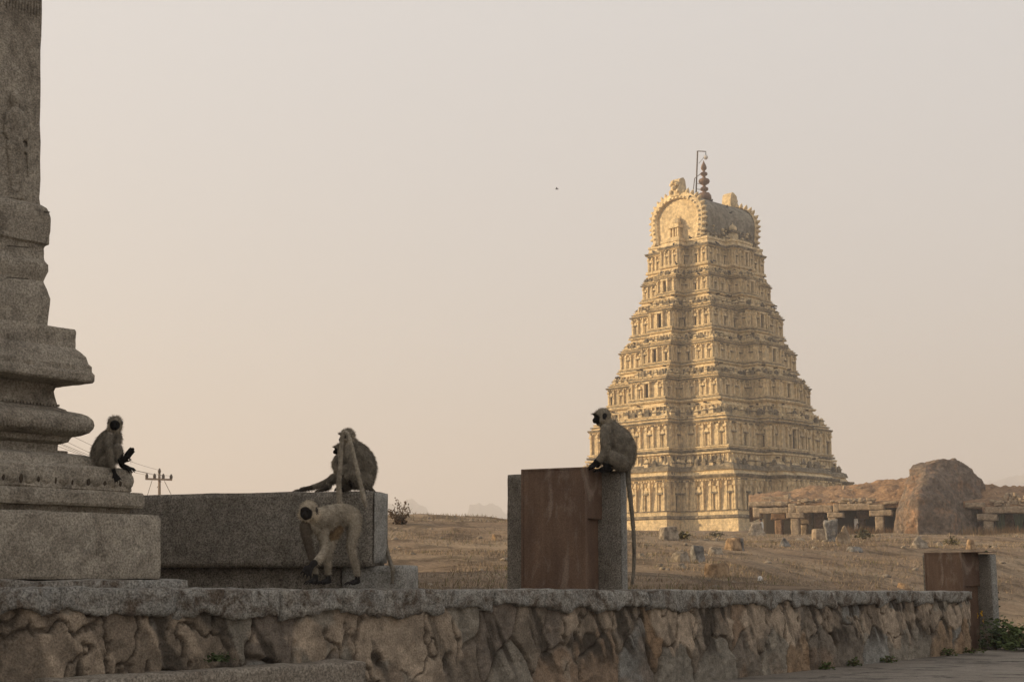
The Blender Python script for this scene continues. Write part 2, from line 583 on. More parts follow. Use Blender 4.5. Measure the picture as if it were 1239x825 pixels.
# ------------------------------------------------------------------ the rubble wall
wall = thing('rubble_wall', g1 + WU * ((S0 + S1) / 2), 'long low rubble stone wall with patchy plaster and grey coping along the paved road', 'wall')
COPE_H = .155
def build_masonry():
    L = S1 - S0
    ds = .0125
    ns, nh = int(L / ds), 84
    s = np.linspace(S0, S1, ns)
    tt = np.linspace(0, 1, nh)
    Sg, Tg = np.meshgrid(s, tt)
    H = wall_top(Sg) - COPE_H * .55
    h = -.04 + (H + .04) * Tg
    # stones
    rr = np.random.default_rng(3)
    seeds, typ = [], []
    for row, (hc, wmin, wmax) in enumerate(((.25, .38, .85), (.66, .30, .62))):
        x = S0 - .5 + rr.random() * .3
        while x < S1 + .5:
            w = rr.uniform(wmin, wmax)
            seeds.append((x + w / 2, hc + rr.normal() * .05)); typ.append(row)
            x += w
    seeds = np.array(seeds)
    ws = Sg + (nfbm(Sg * 2.6, h * 2.6 + 20, 4) - .5) * .20 - .10 * h
    wh = h + (nfbm(Sg * 3.3 + 50, h * 3.3, 3) - .5) * .22
    d1 = np.full(Sg.shape, 9.); d2 = np.full(Sg.shape, 9.); idx = np.zeros(Sg.shape, int)
    for i, (sx, sh) in enumerate(seeds):
        a = np.searchsorted(s, sx - 1.0); b = np.searchsorted(s, sx + 1.0)
        if b <= a: continue
        dd = (np.abs((ws[:, a:b] - sx) * 1.12) ** 2.6 + np.abs((wh[:, a:b] - sh) * .82) ** 2.6) ** (1 / 2.6)
        D1, D2, I = d1[:, a:b], d2[:, a:b], idx[:, a:b]
        m = dd < D1
        D2[...] = np.where(m, D1, np.minimum(D2, dd)); I[...] = np.where(m, i, I); D1[...] = np.where(m, dd, D1)
    e = d2 - d1
    cellr = rr.random((len(seeds), 4))[idx]
    body = sstep(e, .0, .05)
    fine = nfbm(Sg * 9, h * 9 + 3, 5) - .5
    rough_ = nfbm(Sg * 30, h * 30 + 7, 3) - .5
    # plaster left on the upper band
    up = (h / np.maximum(H, .1))
    bias = 1.0 - np.abs(up - .70) * 2.6
    left = 1 - sstep(Sg, S0 + 3, S0 + 6.5)
    dia = Sg + .55 * h
    pl = nfbm(dia * 2.3 + 9, (h - .3 * Sg) * 1.1 + 2, 4) + .26 * bias + .15 * left - .42
    plm = sstep(pl, .25, .31)
    # dark weathering that runs down and to the right
    st = nfbm(dia * 6.5, h * 1.3 + Sg * .1, 5)
    stm = sstep(st, .515, .60) * sstep(up, .15, .5) * .95
    crack = np.abs(nfbm(Sg * 2.7 + 70, h * 2.0 + 9, 5) - .5)
    crk = 1 - sstep(crack, .006, .022)
    cx = seeds[idx]
    tilt_ = (cellr[..., 2] - .5) * (Sg - cx[..., 0]) * .16 + (cellr[..., 3] - .5) * (h - cx[..., 1]) * .14
    disp = body * (.026 + .02 * (cellr[..., 0] - .3) + tilt_ * .7) + fine * .042 * body + rough_ * .018
    disp = disp * (1 - plm) + plm * (.040 + fine * .026 + rough_ * .012 - .03 * crk) - stm * .008
    disp -= .03 * (1 - sstep(H - h, .0, .05))
    palette = np.array([(.215, .18, .14), (.19, .16, .13), (.225, .22, .20), (.25, .185, .13), (.22, .20, .165), (.26, .19, .125), (.18, .155, .125), (.24, .215, .175)])
    c = palette[(cellr[..., 1] * 7.999).astype(int)]
    c = c * (.8 + .5 * nfbm(Sg * 4 + 30, h * 4, 4))[..., None]
    rust = sstep(nfbm(Sg * 2.2 + 5, h * 2.2 + 60, 4), .58, .72)[..., None] * .35
    c = c * (1 - rust) + np.array((.21, .125, .07)) * rust
    mort = np.array((.20, .17, .135)) * (.6 + .8 * nfbm(Sg * 7, h * 7, 3))[..., None]
    c = c * body[..., None] + mort * (1 - body[..., None])
    pc = np.array((.43, .35, .265)) * (.6 + .55 * nfbm(Sg * 3 + 13, h * 3 + 31, 4))[..., None]
    pc = pc * (1 - .55 * crk[..., None])
    c = c * (1 - plm[..., None]) + pc * plm[..., None]
    stn = (stm * (.55 + .45 * (1 - plm)))[..., None]
    c = c * (1 - stn) + np.array((.07, .058, .045)) * stn
    disp -= .028 * (1 - sstep(e, 0, .022)) * (1 - plm)
    c = c * (.55 + .9 * nfbm(Sg * 16 + 3, h * 16 + 41, 4))[..., None]
    O = np.array(g1)[None, None, :] + Sg[..., None] * np.array(WU) + (disp - .05)[..., None] * np.array(WN)
    V = O.copy(); V[..., 2] = h
    i = np.arange(nh * ns).reshape(nh, ns)
    F = np.stack([i[:-1, :-1], i[:-1, 1:], i[1:, 1:], i[1:, :-1]], -1).reshape(-1, 4)
    me = big_mesh(V.reshape(-1, 3), F)
    set_col(me, c.reshape(-1, 3))
    return me
link('masonry', build_masonry(), M_masonry, wall)
# the body of the wall behind its face
def wall_prism(s0, s1, d0, d1, z0, ztop):
    V = []
    for s_ in (s0, s1):
        for d in (d0, d1):
            p = g1 + WU * s_ + WN * d
            V += [(p.x, p.y, z0), (p.x, p.y, ztop(s_))]
    F = [(0, 1, 3, 2), (4, 6, 7, 5), (0, 4, 5, 1), (2, 3, 7, 6), (1, 5, 7, 3), (0, 2, 6, 4)]
    me = mesh_pd(V, F)
    bm = bmesh.new(); bm.from_mesh(me); bmesh.ops.recalc_face_normals(bm, faces=bm.faces); bm.to_mesh(me); bm.free()
    return me
link('core', wall_prism(S0, S1 - .02, -.10, -.46, -.1, lambda s_: wall_top(s_) - .12), M_core, wall)
s_ = S0
k = 0
rr = random.Random(11)
WANG = math.atan2(WU.y, WU.x)
while s_ < S1 - .1:
    w = rr.uniform(.55, 1.15)
    if s_ + w > S1 - .35: w = S1 - s_
    hgt = COPE_H * rr.uniform(.85, 1.2)
    me = rough_box((w - .006, .52, hgt), .012, .015, 5.5, 20 + k, .035)
    for v in me.vertices:
        lo = 1 - v.co.z / hgt
        if lo > .3:
            v.co.z += (lo - .3) * (.10 * fbm((v.co.x + k * 3, 0, 0), 2.6, 2, k) + .035 * fbm((v.co.x + k * 3, 0, 5), 14.0, 3, k))
        if v.co.y < -.1:
            v.co.y += fbm(v.co, 5, 5, k + 40) * .035
    c = g1 + WU * (s_ + w / 2) + WN * (-.236 + rr.uniform(-.008, .008))
    place(me, (c.x, c.y, wall_top(s_ + w / 2) - hgt - .012 + rr.uniform(-.008, .006)), WANG, (0, math.atan((topL - topR) / (sR - sL))))
    link('coping_stone', me, M_coping, wall)
    s_ += w; k += 1

# the step slab in front of the wall
a, b = wall_at(85)[0], wall_at(440)[0]
stp = P(443, 799, wall_at(443)[0].y - .33)
Lst = (Vector((stp.x, stp.y, 0)) - P(85, 800, wall_at(85)[0].y - .33)).xy.length
me = rough_box((Lst, .34, stp.z + .03), .015, .014, 3.5, 61, .04)
c = Vector((stp.x, stp.y, 0)) - WU * (Lst / 2) - WN * .17
place(me, (c.x, c.y, -.03), WANG)
tag(link('step_block', me, M_step, None, (c.x, c.y, 0)), 'long worn stone step lying against the foot of the wall in the lower left', 'step')

# paved terrace slab the pillar stands on
# ------------------------------------------------------------------ the carved pillar
PN, PU = WN, WU
pc_right = P(193, 699.0, 9.85)
HB = .95
PCEN = Vector((pc_right.x, pc_right.y, 0)) - (PU + PN) * HB
PZ0 = pc_right.z
pillar = thing('carved_pillar', (PCEN.x, PCEN.y, PZ0), 'tall carved granite pillar on a stepped square base at the left edge', 'pillar')
def prof(px, py):
    h = HB
    for _ in range(4):
        cpt = PCEN + (PU + PN) * h
        p = P(px, py, cpt.y)
        h += (p.x - cpt.x) / (PU + PN).x
    return h, p.z
def ring_loft(rings, cut=.0, amp=.006, seg=10, seed=0, rnd=.015):
    """rings: (half, z) list; a square shaft swept through them, edges slightly worn"""
    V, F = [], []
    M_ = 4 * seg
    for hi, (h, z) in enumerate(rings):
        for side in range(4):
            for k in range(seg):
                t = -1 + 2 * k / seg
                a = [(t, -1), (1, t), (-t, 1), (-1, -t)][side]
                x, y = a[0] * h, a[1] * h
                # rounded corners
                r_ = min(rnd, h * .2)
                qx, qy = max(-h + r_, min(h - r_, x)), max(-h + r_, min(h - r_, y))
                dx, dy = x - qx, y - qy
                l = math.hypot(dx, dy)
                if l > 1e-9: x, y = qx + dx / l * r_, qy + dy / l * r_
                p = PCEN + PU * x - PN * y
                p.z = z
                n = fbm(p, 7, 4, seed) * amp
                n2 = fbm(p, 16, 3, seed + 3) * amp * .5
                p += (PU * x - PN * y).normalized() * (n + n2)
                p.z += fbm(p, 4, 3, seed + 8) * amp * .6
                V.append(p)
    for i in range(len(rings) - 1):
        for k in range(M_):
            k2 = (k + 1) % M_
            F.append((i * M_ + k, i * M_ + k2, (i + 1) * M_ + k2, (i + 1) * M_ + k))
    F.append(tuple(range(M_))[::-1]); F.append(tuple((len(rings) - 1) * M_ + k for k in range(M_)))
    me = mesh_pd(V, F, True)
    me.set_sharp_from_angle(angle=R(28))
    return me
def sub_rings(pl, n=4):
    out = []
    for (a, b) in zip(pl[:-1], pl[1:]):
        d = math.hypot(b[0] - a[0], b[1] - a[1])
        kk = max(1, min(n, int(d / .025)))
        for j in range(kk):
            t = j / kk
            out.append((a[0] + (b[0] - a[0]) * t, a[1] + (b[1] - a[1]) * t))
    out.append(pl[-1])
    return out
def course(name, pts, amp=.006, seed=0, sharp=True):
    pl = [prof(*p) for p in pts]
    me = ring_loft(sub_rings(pl), amp=amp, seg=40, seed=seed)
    o = link(name, me, M_pillar, pillar)
    return o
course('base_block', [(193, 700), (195, 697), (195.5, 660), (195, 628), (192, 623.6), (185, 623.2)], .008, 1)
course('plinth', [(158, 623.5), (160, 616), (174, 615), (176.5, 612), (176.5, 600), (174, 596.6), (168, 596.2)], .008, 2)
lotus = course('lotus_course', [(158, 596.5), (161, 594), (160, 590), (161.5, 580), (160, 570), (154, 566.5), (140, 568), (127, 569), (121, 561), (116, 554), (108, 551.5), (84, 548.5)], .010, 3)
course('neck_moulding', [(83, 549), (83, 546), (71, 545), (71, 538), (84, 535), (85.5, 532), (88, 529)], .004, 4)
course('torus', [(86, 529.3), (100, 527.5), (110, 524), (115, 519), (116, 515), (114, 509), (108, 504), (101, 501), (92, 499), (83, 497.4)], .005, 5)
course('recessed_neck', [(83.5, 497.8), (81, 495.5), (71, 492.5), (70, 488), (67.5, 480), (66, 474), (68, 470), (70.5, 466)], .004, 6)
course('cap_block', [(68, 466.3), (113, 463.2), (115.5, 461), (115.5, 454), (112, 450), (112.5, 444), (109, 440), (106.5, 432), (100, 426), (93.5, 422), (92.8, 402), (91, 399), (86, 398.6), (60, 397)], .010, 7)
course('shaft_base', [(58.5, 397.4), (59.5, 390), (61, 362), (58, 350), (53.5, 341), (57, 334), (60, 329), (60, 321), (56, 316), (54.4, 312), (54.4, 301), (56, 298), (61, 296), (62, 280), (62, 264), (60, 256), (58, 252), (52, 248.5)], .007, 8)
course('shaft', [(50.5, 249), (50, 240), (49.5, 150), (50.5, 60), (52, 0), (52.5, -70), (53, -120)], .007, 9)
# petals and drilled hollows along the front of the lotus course
hl, zl = prof(160, 580)
pet = Acc(); hol = Acc()
pz0, pz1 = prof(160, 591)[1], prof(160, 572)[1]
n_p = 13
for i in range(n_p):
    x = hl - .035 - i * (2 * hl - .08) / (n_p - 1)
    c = PCEN + PU * x + PN * (hl - .012)
    c.z = (pz0 + pz1) / 2 - .004
    V, F = lathe([(0.004, -1), (.5, -.86), (.86, -.5), (1, 0), (.86, .5), (.5, .86), (.004, 1)], 10)
    Mx = Matrix.Translation(c) @ Matrix(((PU.x, PN.x, 0, 0), (PU.y, PN.y, 0, 0), (0, 0, 1, 0), (0, 0, 0, 1))) @ Matrix.Diagonal((.056, .034, .062, 1))
    pet.add(xf(V, Mx), F)
    if i < n_p - 1:
        x2 = x - (2 * hl - .08) / (n_p - 1) / 2
        c2 = PCEN + PU * x2 + PN * (hl + .004); c2.z = pz0 + .028
        V, F = lathe([(.004, -1), (.7, -.7), (1, 0), (.6, .7), (.004, 1)], 8)
        sw = .010 + .012 * random.random()
        Mx = Matrix.Translation(c2) @ Matrix(((PU.x, PN.x, 0, 0), (PU.y, PN.y, 0, 0), (0, 0, 1, 0), (0, 0, 0, 1))) @ Matrix.Diagonal((sw, .006, .018 + .018 * random.random(), 1))
        hol.add(xf(V, Mx), F)
po = link('petal_row', pet.mesh(True), M_pillar, pillar)
link('drilled_hollow', hol.mesh(True), M_niche, pillar)['label'] = 'dark drilled hollows between the petals'
# roped lower lip of the torus
rp = Acc()
ht, zt_ = prof(113, 521)
for i in range(2, 64):
    x = ht - .01 - i * .028
    c = PCEN + PU * x + PN * (ht - .006); c.z = zt_
    V, F = tube([c + PU * .012 + Vector((0, 0, -.018)) - PN * .012, c - PU * .008 + Vector((0, 0, .016)) + PN * .004], [.010, .012], 6)
    rp.add(V, F)
link('rope_edge', rp.mesh(True), M_pillar, pillar)
# bead course under the torus top
bd = Acc()
hb_, zb_ = prof(71.5, 491)
for i in range(60):
    c = PCEN + PU * (hb_ - .012 - i * .026) + PN * (hb_ + .004); c.z = zb_
    bd.box(c - PU * .008 - PN * .01 - Vector((0, 0, .008)), PU * .016, PN * .018, Vector((0, 0, .016)))
link('bead_course', bd.mesh(), M_pillar, pillar)
# pleated band at the top of the shaft
hp, zp = prof(51.5, 0)
pb = Acc()
for i in range(28):
    c = PCEN + PU * (hp - .02 - i * .024) + PN * (hp + .001)
    zb = prof(51.5, 22 + 3 * (i % 2))[1]
    V, F = tube([Vector((c.x, c.y, zb)), Vector((c.x, c.y, zb + .5))], [.006, .010], 6)
    pb.add(V, F)
link('pleated_band', pb.mesh(True), M_pillar, pillar)
# inscribed lines on the shaft base
ln = Acc()
for (x0, x1, y0) in ((8, 42, 250), (8, 34, 298), (8, 34, 336), (53, 60, 257)):
    h0, z0 = prof(61 if y0 > 255 else 58, y0)
    for_plane = PCEN + PN * (h0 + .004)
    p0 = on_plane(x0, y0, for_plane, PN); p1 = on_plane(x1, y0 + (x1 - x0) * .09, for_plane, PN)
    ln.box(p0, p1 - p0, PN * .004, Vector((0, 0, .007)))
link('incised_line', ln.mesh(), M_core, pillar)

# ------------------------------------------------------------------ figures made as one continuous skin
def capsule(p0, r0, p1, r1, seg=12, cap=4):
    p0, p1 = Vector(p0), Vector(p1)
    t = p1 - p0
    L = t.length
    t = t.normalized() if L > 1e-6 else Vector((0, 0, 1))
    a = t.orthogonal().normalized(); b = t.cross(a)
    prof_ = []
    for k in range(cap + 1):
        an = -math.pi / 2 + math.pi / 2 * k / cap
        prof_.append((max(r0 * math.cos(an), r0 * .02), r0 * math.sin(an)))
    for k in range(cap + 1):
        an = math.pi / 2 * k / cap
        prof_.append((max(r1 * math.cos(an), r1 * .02), L + r1 * math.sin(an)))
    V, F = lathe(prof_, seg)
    return [p0 + a * v[0] + b * v[1] + t * v[2] for v in V], F

def ellipsoid(c, ax, ay, az):
    V, F = lathe([(max(math.cos(a), .02), math.sin(a)) for a in np.linspace(-math.pi / 2, math.pi / 2, 10)], 14)
    c, ax, ay, az = map(Vector, (c, ax, ay, az))
    V2 = [c + ax * v[0] + ay * v[1] + az * v[2] for v in V]
    if ax.cross(ay).dot(az) < 0: F = [f[::-1] for f in F]
    return V2, F

def skin(acc, voxel=.006, smooth=5, fac=.5):
    me = acc.mesh()
    o = bpy.data.objects.new('tmp', me); COL.objects.link(o)
    m = o.modifiers.new('r', 'REMESH'); m.mode = 'VOXEL'; m.voxel_size = voxel
    s = o.modifiers.new('s', 'SMOOTH'); s.factor = fac; s.iterations = smooth
    dg = bpy.context.evaluated_depsgraph_get()
    out = bpy.data.meshes.new_from_object(o.evaluated_get(dg))
    bpy.data.objects.remove(o)
    out.polygons.foreach_set('use_smooth', [True] * len(out.polygons))
    return out

def mesh_arrays(me):
    V = np.zeros(len(me.vertices) * 3, np.float32); me.vertices.foreach_get('co', V)
    N = np.zeros(len(me.vertices) * 3, np.float32); me.vertex_normals.foreach_get('vector', N)
    return V.reshape(-1, 3), N.reshape(-1, 3)

FUR = np.array((.255, .225, .178)); PALE = np.array((.36, .31, .235)); BLK = np.array((.014, .012, .011)); ORNG = np.array((.15, .105, .06)); DARKF = np.array((.085, .07, .053))
M_fur = attr_mat('monkey_fur', 'col', .95, .3, 60, .5, .006)
M_strand = attr_mat('monkey_hair', 'col', .95, .15, 50, 0)
M_eye = plain('eye', (.02, .012, .006), .15)

class Monkey:
    def __init__(s, Y0):
        s.Y0 = Y0; s.acc = Acc(); s.k = Y0 / FPX; s.paint = []; s.nofur = []; s.tone = .78; s.pale = 1.0
    def q(s, p):
        return P(p[0], p[1], s.Y0 + (p[2] if len(p) > 2 else 0))
    def limb(s, pts, n=4):
        """pts: (px, py, depth, radius_px): a smooth tapering limb"""
        sp = smooth_path(pts, n)
        for a, b in zip(sp[:-1], sp[1:]):
            s.acc.add(*capsule(s.q(a), a[3] * s.k, s.q(b), b[3] * s.k, 12, 3))
    def hand(s, wrist, tip, r_px, up=(0, 0, 1), n=5, spread=.9, black=True, thumb=True):
        """palm from wrist to the middle and separate bent fingers to the tip"""
        w, t = s.q(wrist), s.q(tip)
        d = t - w
        L = d.length; d.normalize()
        upv = Vector(up)
        side = d.cross(upv)
        if side.length < .05: side = Vector((1, 0, 0))
        side.normalize()
        upv = side.cross(d)
        r_ = r_px * s.k
        mid = w + d * L * .5
        s.acc.add(*capsule(w, r_ * 1.0, mid, r_ * 1.05, 12, 3))
        s.acc.add(*capsule(mid - side * r_ * .7, r_ * .75, mid + side * r_ * .7, r_ * .75, 10, 3))
        lens = (.86, 1.0, .97, .82)
        for i in range(4):
            o = (i - 1.5) / 1.5
            a = mid + side * r_ * o * 1.15
            b = a + d * L * .30 * lens[i] + side * r_ * o * .5 * spread + upv * r_ * .25
            e = a + d * L * .56 * lens[i] + side * r_ * o * .9 * spread - upv * r_ * .35
            s.acc.add(*capsule(a, r_ * .42, b, r_ * .40, 8, 2)); s.acc.add(*capsule(b, r_ * .40, e, r_ * .33, 8, 2))
        if thumb:
            a = w + d * L * .2 + side * r_ * .8
            b = a + d * L * .18 + side * r_ * 1.1
            e = b + d * L * .14 + side * r_ * .3
            s.acc.add(*capsule(a, r_ * .42, b, r_ * .38, 8, 2)); s.acc.add(*capsule(b, r_ * .38, e, r_ * .3, 8, 2))
        if black:
            s.paint.append(('seg', w + d * L * .06, t + d * L * .1, r_ * 2.6, BLK))
            s.nofur.append((w + d * L * .05, t + d * L * .1, r_ * 2.8))
    def head(s, c, r_px, f, up=(0, 0, 1), tuft=True, shag=1.0):
        c = s.q(c); r_ = r_px * s.k
        f = Vector(f).normalized(); upv = Vector(up)
        rt = f.cross(upv).normalized(); upv = rt.cross(f).normalized()
        at = lambda a, b, d: c + rt * a * r_ + upv * b * r_ + f * d * r_
        s.acc.add(*ellipsoid(c + upv * .08 * r_ - f * .05 * r_, rt * r_ * .92, f * r_ * 1.02, upv * r_ * .92))
        s.acc.add(*ellipsoid(at(0, -.22, .52), rt * r_ * .58, f * r_ * .45, upv * r_ * .62))       # face
        s.acc.add(*capsule(at(0, -.42, .72), r_ * .36, at(0, -.50, 1.0), r_ * .27))                   # muzzle
        s.acc.add(*capsule(at(0, .0, .86), r_ * .13, at(0, -.34, 1.16), r_ * .15, 8, 2))              # nose
        s.acc.add(*capsule(at(-.42, .22, .80), r_ * .17, at(.42, .22, .80), r_ * .17))                # brow
        s.acc.add(*capsule(at(-.2, -.62, 1.02), r_ * .10, at(.2, -.62, 1.02), r_ * .10, 8, 2))        # lips
        for sg in (-1, 1):
            s.acc.add(*ellipsoid(at(sg * .95, .02, -.02), rt * r_ * .13 + f * r_ * sg * .05, f * r_ * .25, upv * r_ * .33))
            s.acc.add(*ellipsoid(at(sg * .62, -.45, .22), rt * r_ * .42, f * r_ * .42, upv * r_ * .48))  # cheek whiskers
        s.acc.add(*ellipsoid(at(0, -.80, .42), rt * r_ * .42, f * r_ * .40, upv * r_ * .30))
        s.hc, s.hr, s.hf, s.hu, s.hrt = c, r_, f, upv, rt
        s.headpaint = (c, r_, f, upv, rt)
        if tuft:
            for o in np.linspace(-.5, .5, 9):
                a = at(o, .36, .72); b = at(o * 1.5, .46, 1.25 + .1 * math.sin(o * 20))
                s.acc.add(*capsule(a, r_ * .10, b, r_ * .035, 6, 2))
    def colours(s, V, N):
        c = np.tile(FUR, (len(V), 1))
        n1 = np.array([fbm(v, 14, 3, 2) for v in V])
        c *= (1 + .35 * n1)[:, None]
        c0, r_, f, u, rt = s.headpaint
        d = (V - np.array(c0)) / r_
        df, du, dr = d @ np.array(f), d @ np.array(u), d @ np.array(rt)
        rad = np.sqrt((d ** 2).sum(1))
        hw = (1 - sstep(rad, 1.1, 1.75)) * (.35 + .65 * (1 - sstep(du, -.35, .15))) * s.pale
        c = c * (1 - hw[:, None]) + PALE * 1.1 * hw[:, None]
        ear = sstep(np.abs(dr), .84, .94) * (rad < 1.5) * (np.abs(du) < .42) * (df < .3) * (df > -.4)
        c = c * (1 - ear[:, None]) + BLK * 2 * ear[:, None]
        el = (dr / .72) ** 2 + ((du + .24) / .72) ** 2
        fm = sstep(df, .40, .55) * (1 - sstep(el, .82, 1.12)) * (rad < 1.7)
        c = c * (1 - fm[:, None]) + BLK * fm[:, None]
        for kind, a, b, rr_, colr in s.paint:
            a, b = np.array(a), np.array(b)
            ab = b - a
            t = np.clip(((V - a) @ ab) / max(ab @ ab, 1e-9), 0, 1)
            dist = np.linalg.norm(V - (a + t[:, None] * ab), axis=1)
            w = 1 - sstep(dist, rr_ * .8, rr_)
            c = c * (1 - w[:, None]) + colr * w[:, None]
        return c * s.tone, fm
    def blob(s, c, radii_px, rot=0.0, depth_r=None):
        """ellipsoid facing the viewer: radii along and across rot (degrees in the picture)"""
        a = R(rot)
        X, Z = Vector((math.cos(a), 0, math.sin(a))), Vector((-math.sin(a), 0, math.cos(a)))
        s.acc.add(*ellipsoid(s.q(c), X * radii_px[0] * s.k, Vector((0, 1, 0)) * (depth_r or radii_px[1]) * s.k, Z * radii_px[1] * s.k))
    def build(s, label, base, group='monkeys', nf=9000, flow=(0, 0, -1), flen=.021, tail=None, voxel=.006):
        root = thing('langur', base, label, 'monkey', group)
        me = skin(s.acc, voxel)
        V, N = mesh_arrays(me)
        c, fm = s.colours(V, N)
        set_col(me, c)
        link('body', me, M_fur, root)
        # short hair standing off the skin
        r2 = np.random.default_rng(5)
        c0, r_, f, uu, rt = s.headpaint
        def strands(me_, V, N, c, ok_, nf, flow_fn, flen):
            me_.calc_loop_triangles()
            T = np.zeros(len(me_.loop_triangles) * 3, np.int32); me_.loop_triangles.foreach_get('vertices', T); T = T.reshape(-1, 3)
            A = np.linalg.norm(np.cross(V[T[:, 1]] - V[T[:, 0]], V[T[:, 2]] - V[T[:, 0]]), axis=1)
            pick = r2.choice(len(T), nf, p=A / A.sum())
            u = r2.random((nf, 2)); sw = u.sum(1) > 1; u[sw] = 1 - u[sw]
            t3 = T[pick]
            pos = V[t3[:, 0]] + u[:, :1] * (V[t3[:, 1]] - V[t3[:, 0]]) + u[:, 1:] * (V[t3[:, 2]] - V[t3[:, 0]])
            nn = N[t3[:, 0]]; cc = c[t3[:, 0]]; keep = ok_[t3[:, 0]]
            fl, lmul = flow_fn(pos)
            fl = fl / np.maximum(np.linalg.norm(fl, axis=1), 1e-6)[:, None]
            clump = np.array([fbm(q_, 45, 2, 3) for q_ in pos])[:, None] * np.array((.5, .3, .4))
            dirv = nn * .55 + fl * .8 + r2.normal(size=(nf, 3)) * .18 + clump
            dirv /= np.linalg.norm(dirv, axis=1)[:, None]
            ln_ = flen * (.5 + r2.random(nf)) * lmul
            side = np.cross(dirv, r2.normal(size=(nf, 3))); side /= np.maximum(np.linalg.norm(side, axis=1), 1e-6)[:, None]
            wd = .0012
            pos, dirv, ln_, side, cc = pos[keep], dirv[keep], ln_[keep], side[keep], cc[keep]
            VV = np.stack([pos + side * wd, pos - side * wd, pos + dirv * ln_[:, None]], 1).reshape(-1, 3)
            br = (.65 + .75 * r2.random(len(cc)))[:, None]
            return VV, np.repeat(cc * br * 1.1, 3, axis=0)
        def body_flow(pos):
            d = (pos - np.array(c0)) / r_
            inhead = np.linalg.norm(d, axis=1) < 1.5
            fl = np.tile(np.array(flow, float), (len(pos), 1))
            fl[inhead] = d[inhead] - np.array(f) * .4
            return fl, np.where(inhead, .75, 1.0)
        ok_ = (fm < .3) & (c.sum(1) > .10 * s.tone)
        VV, CC = strands(me, V, N, c, ok_, int(nf * 1.4), body_flow, flen)
        if tail:
            pts = smooth_path(tail, 8)
            Vt, Ft = tube([s.q(p) for p in pts], [p[3] * s.k * (1 + .05 * math.sin(i_ * 1.7)) for i_, p in enumerate(pts)], 12)
            mt = mesh_pd(Vt, Ft, True)
            Va, Na = mesh_arrays(mt)
            nz = np.array([fbm(v, 20, 3, 4) for v in Va])
            ct = FUR * .92 * s.tone * (1 + .4 * nz)[:, None]
            set_col(mt, ct)
            link('tail', mt, M_fur, root)
            VT, CT = strands(mt, Va, Na, ct, np.ones(len(Va), bool), 2200, lambda p_: (np.tile(np.array((0, 0, -1.0)), (len(p_), 1)), np.full(len(p_), .6)), flen)
            VV = np.concatenate([VV, VT]); CC = np.concatenate([CC, CT])
        mh = big_mesh(VV, np.arange(len(VV)).reshape(-1, 3), False)
        set_col(mh, CC)
        link('fur', mh, M_strand, root)
        for sg in (-1, 1):
            e = s.hc + s.hrt * s.hr * .26 * sg - s.hu * s.hr * .02 + s.hf * s.hr * .93
            Ve, Fe = ellipsoid(e, Vector((1, 0, 0)) * s.hr * .085, Vector((0, 1, 0)) * s.hr * .085, Vector((0, 0, 1)) * s.hr * .085)
            link('eye', mesh_pd(Ve, Fe, True), M_eye, root)
        return root

# relief of a standing figure on the shaft
hs, _z = prof(49.5, 170)
fp = PCEN + PN * (hs + .002)
ra = Acc()
def rel(px, py, out=.0):
    return on_plane(px, py, fp + PN * out, PN)
def rcap(a, b, ra_, rb_):
    k_ = 9.3 / FPX
    ra.add(*capsule(rel(*a, .012), ra_ * k_, rel(*b, .012), rb_ * k_, 10, 3))
rcap((18, 119), (18, 123), 7, 6.5); rcap((18, 113), (18, 116), 5, 6); rcap((18, 128), (18, 134), 4, 6)
rcap((14, 138), (24, 138), 6, 6); rcap((19, 140), (19, 165), 10, 8); rcap((18, 168), (18, 176), 9, 9)
rcap((10, 140), (7, 160), 4.5, 4); rcap((7, 160), (14, 172), 4, 3.5)
rcap((27, 140), (33, 158), 4.5, 4); rcap((33, 158), (28, 168), 4, 3.5)
rcap((13, 176), (14, 205), 7, 5); rcap((14, 205), (16, 236), 5, 3.5); rcap((23, 176), (24, 205), 7, 5); rcap((24, 205), (25, 238), 5, 3.5)
rcap((34, 150), (34, 212), 2.5, 2); rcap((12, 239), (18, 239), 3, 3); rcap((22, 240), (28, 240), 3, 3)
link('relief_figure', skin(ra, .012, 3), M_pillar, pillar)

# ------------------------------------------------------------------ big granite block behind the wall, on its bed stones
AL = R(15)
bu, bd_ = Vector((math.cos(AL), -math.sin(AL), 0)), Vector((math.sin(AL), math.cos(AL), 0))
fr = P(450, 684, 11.3)
ztop_ = P(450, 593, 11.3).z
Lb = 2.42
def slab_at(name, right_front, length, thick, z0, z1, mat, label, cat, seed, bevel=.012, amp=.01):
    c = right_front - bu * (length / 2) + bd_ * (thick / 2)
    me = rough_box((length, thick, z1 - z0), bevel, amp, 3, seed, .05)
    place(me, (c.x, c.y, z0), -AL)
    o = link(name, me, mat, None, (c.x, c.y, z0))
    tag(o, label, cat)
    return o
slab_at('granite_block', fr, Lb, .31, fr.z - .012, ztop_, M_granite, 'long upright granite slab with two monkeys sitting on its right end', 'stone slab', 31)
